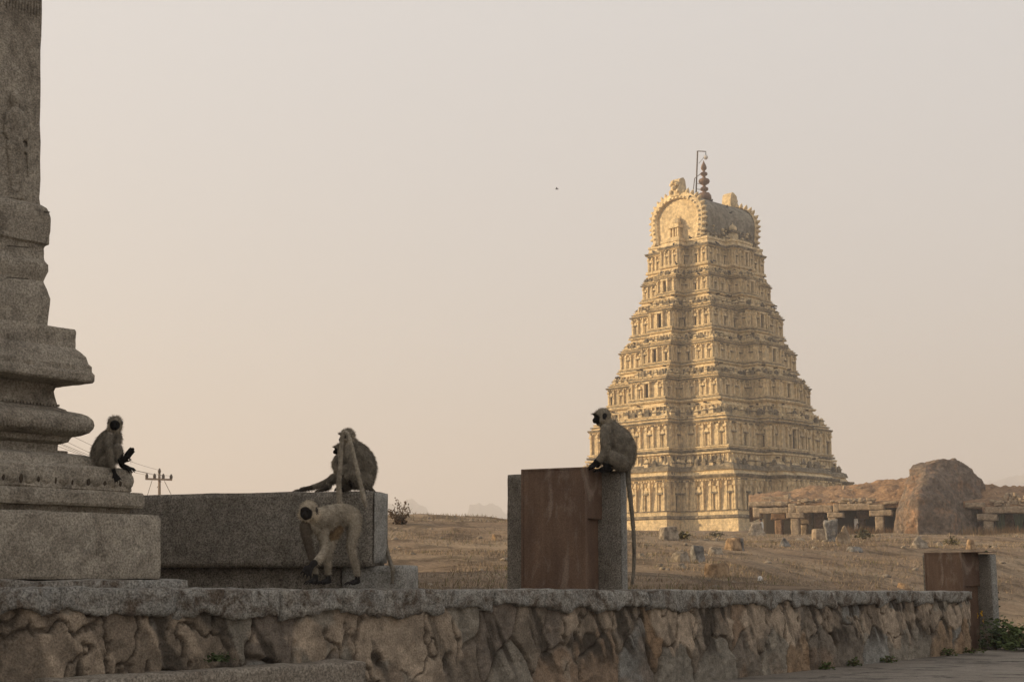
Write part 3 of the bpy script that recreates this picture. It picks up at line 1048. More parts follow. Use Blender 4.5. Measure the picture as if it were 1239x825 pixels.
# its end, painted paler for the sky light falling on it
ef = fr + bu * .004
pe = rough_box((.012, .29, ztop_ - fr.z - .03), .004, .002, 5, 3, .05)
c = fr + bd_ * .155 + bu * .012
place(pe, (c.x, c.y, fr.z + .02), -AL)
link('lit_end', pe, M_granite_blue, bpy.data.objects['granite_block'])['label'] = 'end face painted paler as if lit by the sky'
zb0 = fr.z - .24
rf2 = P(489, 695, 11.30)
split_ = P(409, 695, 11.45)
slab_at('bed_stone', Vector((rf2.x, rf2.y, 0)) + bd_ * .0 + bu * 0, .52, .34, zb0, fr.z + .002, M_granite_blue, 'short pale bed stone sticking out under the right end of the granite slab', 'stone block', 33, .012, .008)
slab_at('bed_stone', Vector((rf2.x, rf2.y, 0)) - bu * .53 + bd_ * .03, 2.0, .34, zb0, fr.z - .002, M_granite, 'long dark bed stone lying under the granite slab behind the wall', 'stone block', 34, .02, .018)
# thin terrace slab at the foot of the pillar
tsp = P(212, 701, 9.95)
me = rough_box((1.9, .9, .10), .015, .015, 3, 44, .06)
c = Vector((tsp.x, tsp.y, 0)) - PU * .95 + PN * -.3
place(me, (c.x, c.y, P(212, 700.2, 9.95).z - .10), WANG)
tag(link('terrace_slab', me, M_coping, None, (c.x, c.y, .9)), 'thin flat paving slab under the base of the carved pillar', 'stone slab')

# ------------------------------------------------------------------ information plinths
def make_plinth(loc, th, label, lid=False):
    root = thing('information_plinth', loc, label, 'sign', 'information plinths', -th)
    H = 1.42
    LG, TG, LB, DB, RO = 1.2556, .1435, .695, .387, .196
    # local frame: x along the front to the right, y away; granite front-right corner at the origin
    me = rough_box((LG, TG, H - .015), .006, .004, 5, 71, .05)
    place(me, (-LG / 2, TG / 2, 0))
    link('granite_slab', me, M_granite, root, local=True)
    pe = rough_box((.008, TG - .012, H - .04), .003, .001, 5, 3, .06)  # thin panel whose paler tone paints the sky light on this side
    place(pe, (.006, TG / 2, .01))
    link('lit_edge', pe, M_granite_blue, root, local=True)['label'] = 'edge painted paler as if lit by the sky'
    x1 = -RO; x0 = x1 - LB
    a = Acc()
    t_ = .006
    a.box((x0, -DB, 0), (t_ * 2, 0, 0), (0, DB - .002, 0), (0, 0, H))                 # left sheet
    a.box((x0 + t_ * 2, -DB + .001, 0), (LB - t_ * 4 - .045, 0, 0), (0, t_, 0), (0, 0, H - t_))  # front sheet
    a.box((x1 - t_ * 2 - .045, -DB, 0), (.045 + t_ * 2, 0, 0), (0, .05, 0), (0, 0, H - t_))   # corner fold
    a.box((x1 - t_ * 2, -DB + .05, H * .66), (t_ * 2, 0, 0), (0, DB - .052, 0), (0, 0, H * .34 - t_))   # upper right sheet
    a.box((x1 - .05, -DB + .05, 0), (t_, 0, 0), (0, DB - .052, 0), (0, 0, H * .66 - .01))           # recessed lower right sheet
    a.box((x0, -DB, H - t_ + .001), (LB, 0, 0), (0, DB - .002, 0), (0, 0, t_))      # top
    a.box((x1 - .05, -DB + .05, H * .66 - .008), (.048, 0, 0), (0, DB - .052, 0), (0, 0, .006))
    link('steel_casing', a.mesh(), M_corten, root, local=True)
    # raised frame round the plate
    fm = Acc()
    y = -DB - .006
    fx0, fx1, fz0, fz1 = x0 + .035, x1 - .055, .03, H - .05
    fm.box((x0, y, 0), (.02, 0, 0), (0, .005, 0), (0, 0, H))
    fm.box((x0 + .02, y, 0), (LB - .02, 0, 0), (0, .005, 0), (0, 0, .025))
    fm.box((x1 - .03, y, .025), (.03, 0, 0), (0, .005, 0), (0, 0, H - .025))
    fm.box((x0 + .02, y, H - .018), (LB - .05, 0, 0), (0, .005, 0), (0, 0, .018))
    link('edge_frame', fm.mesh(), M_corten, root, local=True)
    if lid:
        l = Acc(); l.box((x0 - .005, -DB - .008, H + .002), (LB + RO + .02, 0, 0), (0, DB + TG + .01, 0), (0, 0, .008))
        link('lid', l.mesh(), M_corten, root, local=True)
    return root
SY = 14.0
corner = P(750, 570, SY)
plz = P(750, 569, SY).z - 1.405
make_plinth((corner.x, corner.y, plz), R(28), 'rusty steel and granite information plinth with a monkey sitting on it', False)
c2 = P(1197, 668, 21.4)
make_plinth((c2.x, c2.y, c2.z - 1.425), R(56), 'rusty steel and granite information plinth past the right end of the wall', True)

# ------------------------------------------------------------------ monkeys
# on the pillar base
def z1(x, y): return (100 + x / 6.875, 490 + y / 6.875)
m = Monkey(9.78)
def j(zf, x, y, d, r_, s=1.0): 
    a = zf(x, y); return (a[0], a[1], d, r_)
m.head((*z1(270, 152), -.02), 8.7, (.22, -.95, -.12), tuft=False)
m.limb([j(z1, 245, 215, .0, 5.5), j(z1, 205, 285, .02, 11), j(z1, 165, 370, .03, 12.5), j(z1, 150, 440, .03, 11), j(z1, 190, 505, .02, 8.5)])
m.limb([j(z1, 285, 215, -.02, 4.5), j(z1, 270, 265, .0, 6.5), j(z1, 235, 330, .02, 9)])
m.limb([j(z1, 225, 255, -.08, 4.8), j(z1, 220, 330, -.11, 4.2), j(z1, 228, 395, -.12, 3.4), j(z1, 243, 480, -.11, 2.9), j(z1, 262, 555, -.10, 2.5)])
m.hand((*z1(262, 552), -.10), (*z1(300, 640), -.11), 2.2, (0, -1, .3))
m.limb([j(z1, 295, 245, .0, 4.0), j(z1, 300, 290, -.02, 3.6), j(z1, 270, 350, -.03, 3)])
m.limb([j(z1, 190, 480, -.03, 8.5), j(z1, 240, 420, -.05, 7.5), j(z1, 285, 355, -.06, 5.5), j(z1, 305, 410, -.06, 4.5), j(z1, 322, 478, -.06, 3.2)])
m.hand((*z1(322, 486), -.06), (*z1(416, 366), -.08), 2.9, (0, -1, 0), spread=.05)
m.limb([j(z1, 200, 490, .08, 8), j(z1, 260, 420, .10, 6.5), j(z1, 300, 400, .10, 5), j(z1, 310, 460, .08, 3.6), j(z1, 330, 500, .06, 3)])
m.hand((*z1(325, 500), .05), (*z1(420, 548), .03), 3.2, (0, -.3, 1))
zb = m.q((*z1(190, 560), 0))
m.build('grey monkey sitting on the pillar base with one foot held up', zb, nf=9000, tail=[(*z1(140, 470), .12, 2.6), (*z1(125, 500), .22, 2.4), (*z1(150, 560), .30, 2.2), (*z1(180, 600), .34, 2.0)], voxel=.005)

# standing on the wall
def z2(x, y): return (340 + x / 6.6, 590 + y / 6.6)
YW = wall_at(385)[0].y + .30
m = Monkey(YW)
m.tone = 1.35
m.head((*z2(218, 182), -.08), 11.2, (-.22, -.96, -.10), tuft=False)
m.limb([j(z2, 270, 232, -.03, 9), j(z2, 315, 240, .03, 12.5), j(z2, 380, 222, .13, 12.8), j(z2, 450, 212, .22, 13), j(z2, 530, 215, .31, 12.5), j(z2, 565, 240, .34, 11)])
m.blob((*z2(370, 285), .12), (12, 8.5), 18)
m.limb([j(z2, 215, 285, -.02, 8), j(z2, 262, 320, .0, 7.5)])
m.limb([j(z2, 190, 300, -.06, 6.2), j(z2, 200, 380, -.06, 5.6), j(z2, 224, 480, -.03, 4.5), j(z2, 252, 590, -.02, 3.8), j(z2, 274, 690, -.01, 3.2), j(z2, 276, 730, -.02, 3.0)])
m.hand((*z2(280, 728), .0), (*z2(215, 762), -.10), 3.2, (0, 0, 1))
m.limb([j(z2, 312, 290, .06, 7.8), j(z2, 330, 390, .06, 6.4), j(z2, 352, 490, .03, 5.2), j(z2, 305, 560, -.04, 4.6), j(z2, 245, 620, -.12, 3.8)])
m.hand((*z2(250, 612), -.12), (*z2(192, 705), -.16), 3.6, (-.3, -1, 0))
m.limb([j(z2, 555, 240, .30, 11.5), j(z2, 580, 310, .29, 9), j(z2, 568, 400, .27, 6.6), j(z2, 560, 490, .26, 5.3), j(z2, 585, 590, .28, 4.4), j(z2, 608, 690, .31, 3.6), j(z2, 610, 735, .31, 3.2)])
m.hand((*z2(616, 745), .33), (*z2(535, 765), .22), 3.3, (0, 0, 1))
m.limb([j(z2, 490, 260, .28, 7.5), j(z2, 428, 370, .20, 6.0), j(z2, 388, 480, .16, 4.9), j(z2, 372, 580, .17, 4.4), j(z2, 374, 680, .21, 3.6), j(z2, 378, 735, .21, 3.2)])
m.hand((*z2(385, 742), .22), (*z2(290, 760), .10), 3.4, (0, 0, 1))
m.paint.append(('seg', m.q((*z2(185, 310), -.07)), m.q((*z2(240, 580), -.03)), .055, DARKF))
m.paint.append(('seg', m.q((*z2(395, 375), .17)), m.q((*z2(450, 350), .20)), .062, ORNG))
tl = [(411, 610, .27, 3.6), (410.2, 597, .27, 3.3), (410, 585, .26, 2.9), (411.5, 566, .25, 2.6), (412.6, 545, .25, 2.5), (414, 530, .25, 2.4), (417.5, 522.5, .24, 2.3), (421.5, 527, .22, 2.2), (425, 538, .20, 2.2), (430.7, 561, .18, 2.3), (437, 588, .17, 2.5), (440.5, 604, .17, 2.9), (442.5, 613, .17, 1.2)]
zb = m.q((*z2(440, 765), .1))
m.build('monkey standing on all fours on the wall with its tail arched high', zb, nf=15000, flow=(.5, .6, -.6), tail=tl, voxel=.0065)

# sitting at the right end of the granite slab
def z3(x, y): return (345 + x / 8.246, 505 + y / 8.246)
m = Monkey(11.42)
m.head((*z3(622, 185), .02), 8.8, (-.97, .12, -.12))
m.limb([j(z3, 645, 235, .02, 7), j(z3, 680, 300, .03, 10.5), j(z3, 750, 400, .04, 15), j(z3, 785, 510, .05, 15.5), j(z3, 780, 610, .05, 12.5), j(z3, 770, 645, .05, 9)])
m.blob((*z3(720, 520), .03), (11, 16), 0)
m.limb([j(z3, 650, 290, -.03, 6.5), j(z3, 640, 380, -.06, 5.5), j(z3, 665, 480, -.07, 4.5), j(z3, 620, 590, -.08, 3.8), j(z3, 560, 690, -.08, 3.2)])
m.hand((*z3(562, 688), -.08), (*z3(500, 722), -.10), 3, (0, 0, 1))
m.limb([j(z3, 800, 630, -.02, 10), j(z3, 720, 600, -.06, 8.5), j(z3, 625, 512, -.05, 6.5), j(z3, 605, 590, -.05, 5.5), j(z3, 610, 690, -.05, 4)])
m.hand((*z3(625, 700), -.05), (*z3(530, 722), -.07), 3.3, (0, 0, 1))
m.limb([j(z3, 780, 640, .12, 9), j(z3, 690, 590, .14, 7.5), j(z3, 610, 530, .14, 6), j(z3, 600, 620, .14, 5), j(z3, 600, 695, .14, 4)])
m.paint.append(('seg', m.q((*z3(580, 620), -.06)), m.q((*z3(640, 690), -.08)), .05, DARKF))
m.blob((*z3(690, 660), .02), (12, 7), 0)
tl = [(444, 587, .14, 3.2), (451, 594, .22, 2.6), (460, 606, .25, 2.3), (465, 622, .24, 2.2), (466.5, 640, .22, 2.2), (467, 658, .20, 2.2), (470, 672, .12, 2.2), (473, 682, -.03, 2.2), (475, 687, -.135, 2.2), (475, 696, -.145, 2.1), (474.5, 706, -.145, 1.8)]
zb = m.q((*z3(780, 722), .05))
m.build('larger monkey hunched at the right end of the granite slab, back to the right', zb, nf=12000, flow=(.5, 0, -.8), tail=tl)

# the smaller one close beside it
m = Monkey(11.60)
m.head((*z3(552, 318), .0), 7.2, (-.96, -.22, -.05))
m.limb([j(z3, 560, 365, .0, 5.5), j(z3, 560, 430, .0, 8.3), j(z3, 575, 520, .01, 10), j(z3, 590, 620, .01, 10), j(z3, 600, 680, .01, 7)])
m.limb([j(z3, 530, 400, -.05, 4.5), j(z3, 496, 468, -.06, 3.8), j(z3, 515, 520, -.07, 3.2), j(z3, 545, 580, -.07, 3)])
m.limb([j(z3, 590, 640, -.04, 7), j(z3, 530, 590, -.06, 5.8), j(z3, 460, 625, -.05, 4.6), j(z3, 440, 660, -.05, 3.4), j(z3, 428, 690, -.05, 2.8)])
m.hand((*z3(440, 695), -.05), (*z3(300, 738), -.09), 2.7, (0, 0, 1), black=False)
m.limb([j(z3, 590, 650, .05, 7), j(z3, 510, 592, .05, 5.6), j(z3, 430, 640, .05, 4.6), j(z3, 340, 675, .04, 3.8), j(z3, 262, 697, .03, 2.9)])
m.hand((*z3(265, 697), .03), (*z3(72, 738), -.02), 2.7, (0, 0, 1), black=False)
m.paint.append(('seg', m.q((*z3(400, 700), -.06)), m.q((*z3(290, 745), -.1)), .035, DARKF))
m.paint.append(('seg', m.q((*z3(240, 700), .02)), m.q((*z3(70, 740), -.02)), .035, DARKF))
m.paint.append(('seg', m.q((*z3(490, 440), -.05)), m.q((*z3(510, 530), -.07)), .035, PALE))
zb = m.q((*z3(600, 725), .0))
m.build('smaller monkey half hidden beside the hunched one, legs stretched along the slab', zb, nf=8000, voxel=.005)

# on the information plinth
def z4(x, y): return (690 + x / 6.875, 480 + y / 6.875)
m = Monkey(13.98)
m.head((*z4(268, 165), .0), 10.2, (-.96, -.22, -.08))
m.limb([j(z4, 305, 225, .0, 8), j(z4, 345, 285, .01, 12.5), j(z4, 405, 380, .02, 18), j(z4, 425, 470, .02, 18.5), j(z4, 425, 530, .02, 14)])
m.blob((*z4(340, 350), .0), (12, 17), 20)
m.blob((*z4(390, 545), .0), (14, 8.5), 5)
m.limb([j(z4, 300, 270, -.10, 7.5), j(z4, 292, 350, -.14, 6.5), j(z4, 300, 445, -.15, 5.2), j(z4, 250, 510, -.15, 4.6), j(z4, 200, 565, -.14, 3.6)])
m.hand((*z4(205, 560), -.14), (*z4(152, 598), -.16), 3.2, (0, 0, 1))
m.limb([j(z4, 290, 270, .10, 6), j(z4, 285, 350, .13, 5.5), j(z4, 285, 440, .12, 4.6), j(z4, 250, 520, .08, 4), j(z4, 225, 570, .05, 3.4)])
m.limb([j(z4, 430, 545, -.10, 9.5), j(z4, 370, 520, -.13, 9), j(z4, 305, 470, -.12, 6.5), j(z4, 300, 540, -.11, 5), j(z4, 300, 590, -.11, 3.8)])
m.hand((*z4(320, 598), -.11), (*z4(205, 613), -.15), 3.4, (0, 0, 1))
m.limb([j(z4, 430, 550, .10, 9), j(z4, 360, 520, .12, 8), j(z4, 310, 480, .12, 6), j(z4, 310, 550, .10, 4.6), j(z4, 320, 592, .08, 3.6)])
m.hand((*z4(340, 598), .06), (*z4(260, 610), .03), 3.2, (0, 0, 1))
tl = [(*z4(455, 560), .06, 5.0), (*z4(478, 592), .07, 3.6), (760, 576, .05, 3.1), (761, 588, .03, 2.9), (765, 625, .02, 2.5), (767, 654, .02, 2.3), (767, 684, .02, 2.0), (765, 706, .02, 1.6)]
zb = m.q((*z4(380, 612), .0))
m.build('grey monkey sitting on top of the rusty information plinth, tail hanging down', zb, nf=12000, flow=(.5, 0, -.8), tail=tl)

# ------------------------------------------------------------------ temple tower
TY = 190.0
tb = P(861.5, 640, TY)
nL = Vector((-.72, -.69, 0)).normalized()
nR = Vector((-nL.y, nL.x, 0))
nR = Vector((.69, -.72, 0)).normalized()
tower = thing('temple_tower', tb, 'tall cream tiered temple gateway tower with a barrel roof beyond the field', 'tower')
def tzz(py): return P(862, py, TY).z
def L2W(a, b, z): return Vector((tb.x, tb.y, 0)) + nL * a + nR * b + Vector((0, 0, z))
def plan(A, B, p, wL, q, w1, q2, w2):
    quad = [(A + p, wL), (A, wL), (A, B), (w1, B), (w1, B + q), (w2, B + q), (w2, B + q + q2)]
    qd2 = [(-a, b) for a, b in quad][::-1]
    half = quad + qd2
    return half + [(-a, -b) for a, b in half]
def offset(poly, d):
    n = len(poly); out = []
    for i in range(n):
        p0, p1, p2 = poly[i - 1], poly[i], poly[(i + 1) % n]
        e1 = (p1[0] - p0[0], p1[1] - p0[1]); e2 = (p2[0] - p1[0], p2[1] - p1[1])
        l1, l2 = math.hypot(*e1), math.hypot(*e2)
        n1 = (e1[1] / l1, -e1[0] / l1); n2 = (e2[1] / l2, -e2[0] / l2)
        out.append((p1[0] + d * (n1[0] + n2[0]) if abs(n1[0] - n2[0]) > .5 or abs(n1[1] - n2[1]) > .5 else p1[0] + d * n1[0],
                    p1[1] + d * (n1[1] + n2[1]) if abs(n1[0] - n2[0]) > .5 or abs(n1[1] - n2[1]) > .5 else p1[1] + d * n1[1]))
    return out
TIERS = [  # y bottom, y top, plan
    (642, 556, (12.4, 13.7, 2.6, 4.8, 2.9, 5.3, .4, 2.8)),
    (556, 495, (11.0, 11.5, 2.4, 4.0, 1.3, 4.5, .4, 2.6)),
    (495, 452, (9.8, 9.3, 2.7, 2.8, 2.9, 3.9, .4, 2.0)),
    (452, 411, (8.8, 7.9, 2.0, 2.4, 2.2, 2.9, .4, 1.8)),
    (411, 367, (7.7, 6.7, 2.0, 1.8, 1.8, 2.2, .3, 1.4)),
    (367, 333, (6.7, 5.6, 1.8, 1.5, 1.5, 1.9, .2, 1.2)),
    (333, 301, (6.1, 5.1, 1.6, 1.5, 1.2, 2.1, .2, 1.2)),
]
trng = random.Random(21)
def dome_box(acc, o, t, n, w, d, h, m):
    """a small shrine: body, eave and rounded cap; o = base centre on the wall, t along, n outward"""
    up = Vector((0, 0, 1))
    acc.box(o - t * w * .40, t * w * .8, n * d * .8, up * h * .45, m)
    acc.box(o - t * w * .5 + up * h * .45, t * w, n * d, up * h * .12, 1)
    V, F = lathe([(.40, 0), (.47, .10), (.46, .22), (.34, .34), (.16, .41), (.07, .44), (.05, .56)], 8)
    V = [o + t * v[0] * w + n * (v[1] * d * .9 + d * .4) + up * (h * .57 + v[2] * h * .8) for v in V]
    acc.add(V, F, m if trng.random() < .8 else 1)
for ti, (yb, yt, pl) in enumerate(TIERS):
    z0, z1_ = tzz(yb), tzz(yt)
    H = z1_ - z0
    base_poly = plan(*pl)
    hara_poly = None
    acc = Acc()
    last = ti == len(TIERS) - 1
    first = ti == 0
    sc_ = max(.62, min(1.0, H / 6.0))
    if first:
        prof_ = [(-.15, .40), (0, .40), (.035, .40), (.04, .35), (.10, .35), (.115, .55), (.14, .5), (.15, .22), (.19, .22), (.20, .3), (.215, 0), (.60, 0),
                 (.61, .15), (.63, .5), (.66, .85), (.675, .9), (.68, .35), (.73, .25), (.735, .55), (.79, .6), (.81, .3), (.83, .0), (.955, -.1), (.96, .3), (.985, .35), (.99, -.6), (1.0, -.6)]
        wz0, wz1, ez, hz_ = .215, .60, .68, .79
    elif last:
        prof_ = [(0, .35), (.06, .4), (.07, 0), (.60, 0), (.62, .15), (.66, .55), (.72, .75), (.74, .75), (.75, .2), (.90, .1), (.92, .3), (1.0, .3), (1.003, -.6)]
        wz0, wz1, ez, hz_ = .07, .60, .75, .75
    else:
        prof_ = [(0, .42), (.035, .46), (.04, .22), (.06, .22), (.065, .36), (.09, .36), (.10, 0), (.50, 0), (.515, .12), (.535, .38), (.56, .55), (.575, .57), (.58, .28), (.61, .26),
                 (.615, .48), (.635, .50), (.64, .26), (.67, .24), (.675, .40), (.69, .40), (.70, .05), (.76, .0), (.765, .12), (.78, .12), (.785, -.04), (.86, -.06), (.865, .10), (.885, .10), (.89, -.05), (.95, -.05),
                 (.955, .25), (.985, .38), (1.0, .30), (1.004, -.5)]
        wz0, wz1, ez, hz_ = .10, .50, .60, .69
    nxt = TIERS[ti + 1][2] if not last else tuple(x * .96 for x in pl)
    def poly_at(f):
        w = max(0.0, min(1.0, (f - .50) / .45)) * .85
        return plan(*[a_ + (b_ - a_) * w for a_, b_ in zip(pl, nxt)])
    rings = [[(a, b, z0 + f * H) for a, b in offset(poly_at(f), o * (sc_ if o > 0 else 1))] for f, o in prof_]
    n = len(base_poly)
    V = [L2W(*p) for rg in rings for p in rg]
    F, Mi = [], []
    for i in range(len(rings) - 1):
        o0, o1 = prof_[i][1], prof_[i + 1][1]
        steep = prof_[i + 1][0] - prof_[i][0]
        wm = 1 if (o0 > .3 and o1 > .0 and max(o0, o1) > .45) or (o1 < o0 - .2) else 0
        for k in range(n):
            k2 = (k + 1) % n
            F.append((i * n + k, i * n + k2, (i + 1) * n + k2, (i + 1) * n + k)); Mi.append(wm)
    F.append(tuple((len(rings) - 1) * n + k for k in range(n))); Mi.append(1)
    o = len(acc.V); acc.V += [tuple(v) for v in V]; acc.F += F; acc.M += Mi
    # ornament along every wall face
    zA, zB = z0 + wz0 * H, z0 + wz1 * H
    hw = zB - zA
    up = Vector((0, 0, 1))
    for k in range(n):
        a, b = base_poly[k], base_poly[(k + 1) % n]
        pa, pb_ = L2W(a[0], a[1], 0), L2W(b[0], b[1], 0)
        t = pb_ - pa; Ln = t.length
        if Ln < .25: continue
        t.normalize(); nn = Vector((t.y, -t.x, 0))
        if nn.dot(Vector((0, -1, 0))) < -.9: continue
        # pilasters
        pw = .26 * sc_
        npil = max(2, int(round(Ln / (1.2 * sc_))) + 1)
        mid_ = ((a[0] + b[0]) / 2, (a[1] + b[1]) / 2)
        has_door = (abs(mid_[0]) < .02 and ti > 0) or (abs(mid_[1]) < .02 and ti in (2, 3, 4, 5))
        for i in range(npil):
            s0 = .06 + (Ln - .12 - pw) * i / (npil - 1)
            q = pa + t * s0; q.z = zA
            dp = .27 * sc_
            if has_door and abs(s0 + pw / 2 - Ln / 2) < 1.05 * sc_ + .1: continue
            acc.box(q, t * pw, nn * dp, up * hw * .80, 0)
            acc.box(q - t * pw * .3 + up * hw * .80, t * pw * 1.6, nn * dp * 1.5, up * hw * .07, 0)
            acc.box(q - t * pw * .1 + up * hw * .87, t * pw * 1.2, nn * dp * 1.2, up * hw * .09, 0)
            if i < npil - 1 and i % 2 == (0 if npil % 2 == 0 else 1):
                gapw = (Ln - .12 - pw) / (npil - 1) - pw
                qq = q + t * (pw + gapw / 2)
                if gapw > .3:
                    # niche: dark slot with a little canopy
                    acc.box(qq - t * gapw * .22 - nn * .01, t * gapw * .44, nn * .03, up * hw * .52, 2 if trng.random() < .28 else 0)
                    acc.box(qq - t * gapw * .40, t * gapw * .12, nn * dp * .8, up * hw * .55, 0)
                    acc.box(qq + t * gapw * .28, t * gapw * .12, nn * dp * .8, up * hw * .55, 0)
                    acc.box(qq - t * gapw * .5 + up * hw * .55, t * gapw, nn * dp * 1.4, up * hw * .06, 1)
                    acc.box(qq - t * gapw * .36 + up * hw * .61, t * gapw * .72, nn * dp * 1.0, up * hw * .10, 0)
                    acc.box(qq - t * gapw * .2 + up * hw * .71, t * gapw * .4, nn * dp * .9, up * hw * .09, 0)
        # dentils under the eave
        nd = int(Ln / (.42 * sc_))
        zd = z0 + (wz1 + .012) * H
        for i in range(nd):
            q = pa + t * (Ln * (i + .3) / nd) + nn * (.05 * sc_); q.z = zd - .16 * sc_
            acc.box(q, t * .2 * sc_, nn * .32 * sc_, up * .17 * sc_, 1 if trng.random() < .3 else 0)
        # row of little shrines and figures on the eave
        if not last:
            hp_ = poly_at(hz_)
            pa = L2W(hp_[k][0], hp_[k][1], 0); pb_ = L2W(hp_[(k + 1) % n][0], hp_[(k + 1) % n][1], 0)
            Ln = (pb_ - pa).length
            nh_ = max(1, int(round(Ln / (1.25 * sc_))))
            for i in range(nh_):
                q = pa + t * (Ln * (i + .5) / nh_) + nn * .12; q.z = z0 + hz_ * H - .02
                if trng.random() < .85:
                    dome_box(acc, q, t, nn, .85 * sc_ * trng.uniform(.8, 1.1), .42 * sc_, H * (.13 if not first else .12) * trng.uniform(.8, 1.15), 0 if trng.random() < .55 else 1)
            # small blind gallery in the band above
            gp = poly_at(.77 if not first else .87)
            ga_, gb_ = gp[k], gp[(k + 1) % n]
            qa, qb = L2W(ga_[0], ga_[1], 0), L2W(gb_[0], gb_[1], 0)
            Lg = (qb - qa).length
            if Lg > .5:
                ng = max(2, int(Lg / (.62 * sc_)))
                for i in range(ng):
                    q = qa + t * (Lg * (i + .35) / ng) - nn * .12; q.z = z0 + (.70 if not first else .835) * H
                    acc.box(q, t * .16 * sc_, nn * .27, up * H * (.155 if not first else .11), 0 if trng.random() < .75 else 1)
                    if i % 3 == 1: acc.box(q + t * .2 * sc_, t * .28 * sc_, nn * .14, up * H * .09, 2 if trng.random() < .4 else 0)
            # lumps of figures on top of the eave
            for i in range(int(Ln / (.55 * sc_))):
                if trng.random() < .6:
                    q = pa + t * (Ln * trng.random()) + nn * (.38 * sc_); q.z = z0 + (ez + .01) * H
                    r_ = trng.uniform(.10, .2) * sc_
                    V, F = lathe([(.02, 0), (1, .3), (.9, 1.0), (.5, 1.3), (.55, 1.8), (.3, 2.2), (.02, 2.3)], 6)
                    acc.add([q + Vector(v) * r_ for v in V], F, 1 if trng.random() < .25 else 0)
            # square putlog holes in the plain band
            for i in range(int(Ln / 1.6)):
                if trng.random() < .6:
                    q = pa + t * (Ln * trng.random()) + nn * -.2; q.z = z0 + (.88 if not first else .90) * H + trng.uniform(-.3, .3)
                    acc.box(q - nn * .3, t * .16, nn * .54, up * .18, 2)
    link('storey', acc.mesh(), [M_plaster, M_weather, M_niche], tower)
    # doorways in the middle of the projecting bays
    A, B, p, wL, q, w1, q2, w2 = pl
    dh = hw * .86; dw = .42 * sc_
    for (c, t, nn, lab) in ((L2W(0, B + q + q2, zA), nL, nR, 0), (L2W(A + p, 0, zA), nR, nL, 1)):
        if lab == 1 and ti in (0, 1, 6): continue
        if lab == 0 and ti == 0: continue
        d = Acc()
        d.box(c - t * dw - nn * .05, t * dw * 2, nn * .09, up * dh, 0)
        o_ = link('doorway', d.mesh(), M_niche, tower)
        f = Acc()
        for sg in (-1, 1):
            f.box(c + t * sg * (dw + .11) - t * .11, t * .22, nn * .38, up * (dh + .1), 0)
        f.box(c - t * (dw + .3) + up * (dh + .1), t * (dw * 2 + .6), nn * .48, up * .22, 0)
        link('door_frame', f.mesh(), M_plaster, o_)
# barrel roof
zb0_, zr = tzz(301), tzz(244.5)
BH = zr - zb0_
BA, BB = 6.0, 4.3
def horseshoe(n=28, s=1.0):
    pts = []
    cz = BH * .50
    for i in range(n + 1):
        an = -R(38) + (math.pi + 2 * R(38)) * i / n
        x = math.cos(an) * BB * s; z = cz + math.sin(an) * (BH - cz) * s
        if an < 0 or an > math.pi: x = math.copysign(BB * s * (1 - .10 * (1 - math.cos(min(abs(an), abs(an - math.pi))) ) * 4), math.cos(an)); z = max(0, cz * s * (1 - abs(min(abs(an), abs(an - math.pi))) / R(38)) + (1 - s) * cz) if s == 1.0 else max(0, cz * (1 - min(abs(an), abs(an - math.pi)) / R(38)))
        pts.append((x, z))
    return pts
hs_ = horseshoe()
acc = Acc()
na = 14
V = []
for i in range(na + 1):
    a = -BA + .5 + (2 * BA - 1.0) * i / na
    sag = 1 - .012 * math.sin(math.pi * i / na)
    V += [L2W(a, x * sag, zb0_ + z * sag) for x, z in hs_]
m_ = len(hs_)
F = []
for i in range(na):
    for k in range(m_ - 1):
        F.append((i * m_ + k, i * m_ + k + 1, (i + 1) * m_ + k + 1, (i + 1) * m_ + k))
acc.add(V, F, 0)
link('barrel_roof', acc.mesh(True), M_barrel, tower)
# row of little blind arches and figures along the roof's foot
for sd in (1, -1):
    acc = Acc()
    for i in range(13):
        a = -BA + .9 + (2 * BA - 1.8) * i / 12
        dome_box(acc, L2W(a, sd * (BB - .35), zb0_ + .1), nL, nR * sd, .62, .7, 1.15 * trng.uniform(.8, 1.1), trng.choice((0, 1)))
    # central dormer
    dome_box(acc, L2W(-.2, sd * (BB - .15), zb0_ + .2), nL, nR * sd, 1.6, 1.0, 2.6, 0)
    for i in range(30):
        a = trng.uniform(-BA + .7, BA - .7)
        q = L2W(a, sd * (BB + .05), zb0_ + trng.uniform(.9, 2.0))
        r_ = trng.uniform(.12, .24)
        V, F = lathe([(.02, -1), (.8, -.6), (1, 0), (.7, .7), (.02, 1)], 6)
        acc.add([q + Vector(v) * r_ for v in V], F, trng.choice((0, 1)))
    link('roof_foot_ornament', acc.mesh(), [M_plaster, M_weather], tower)
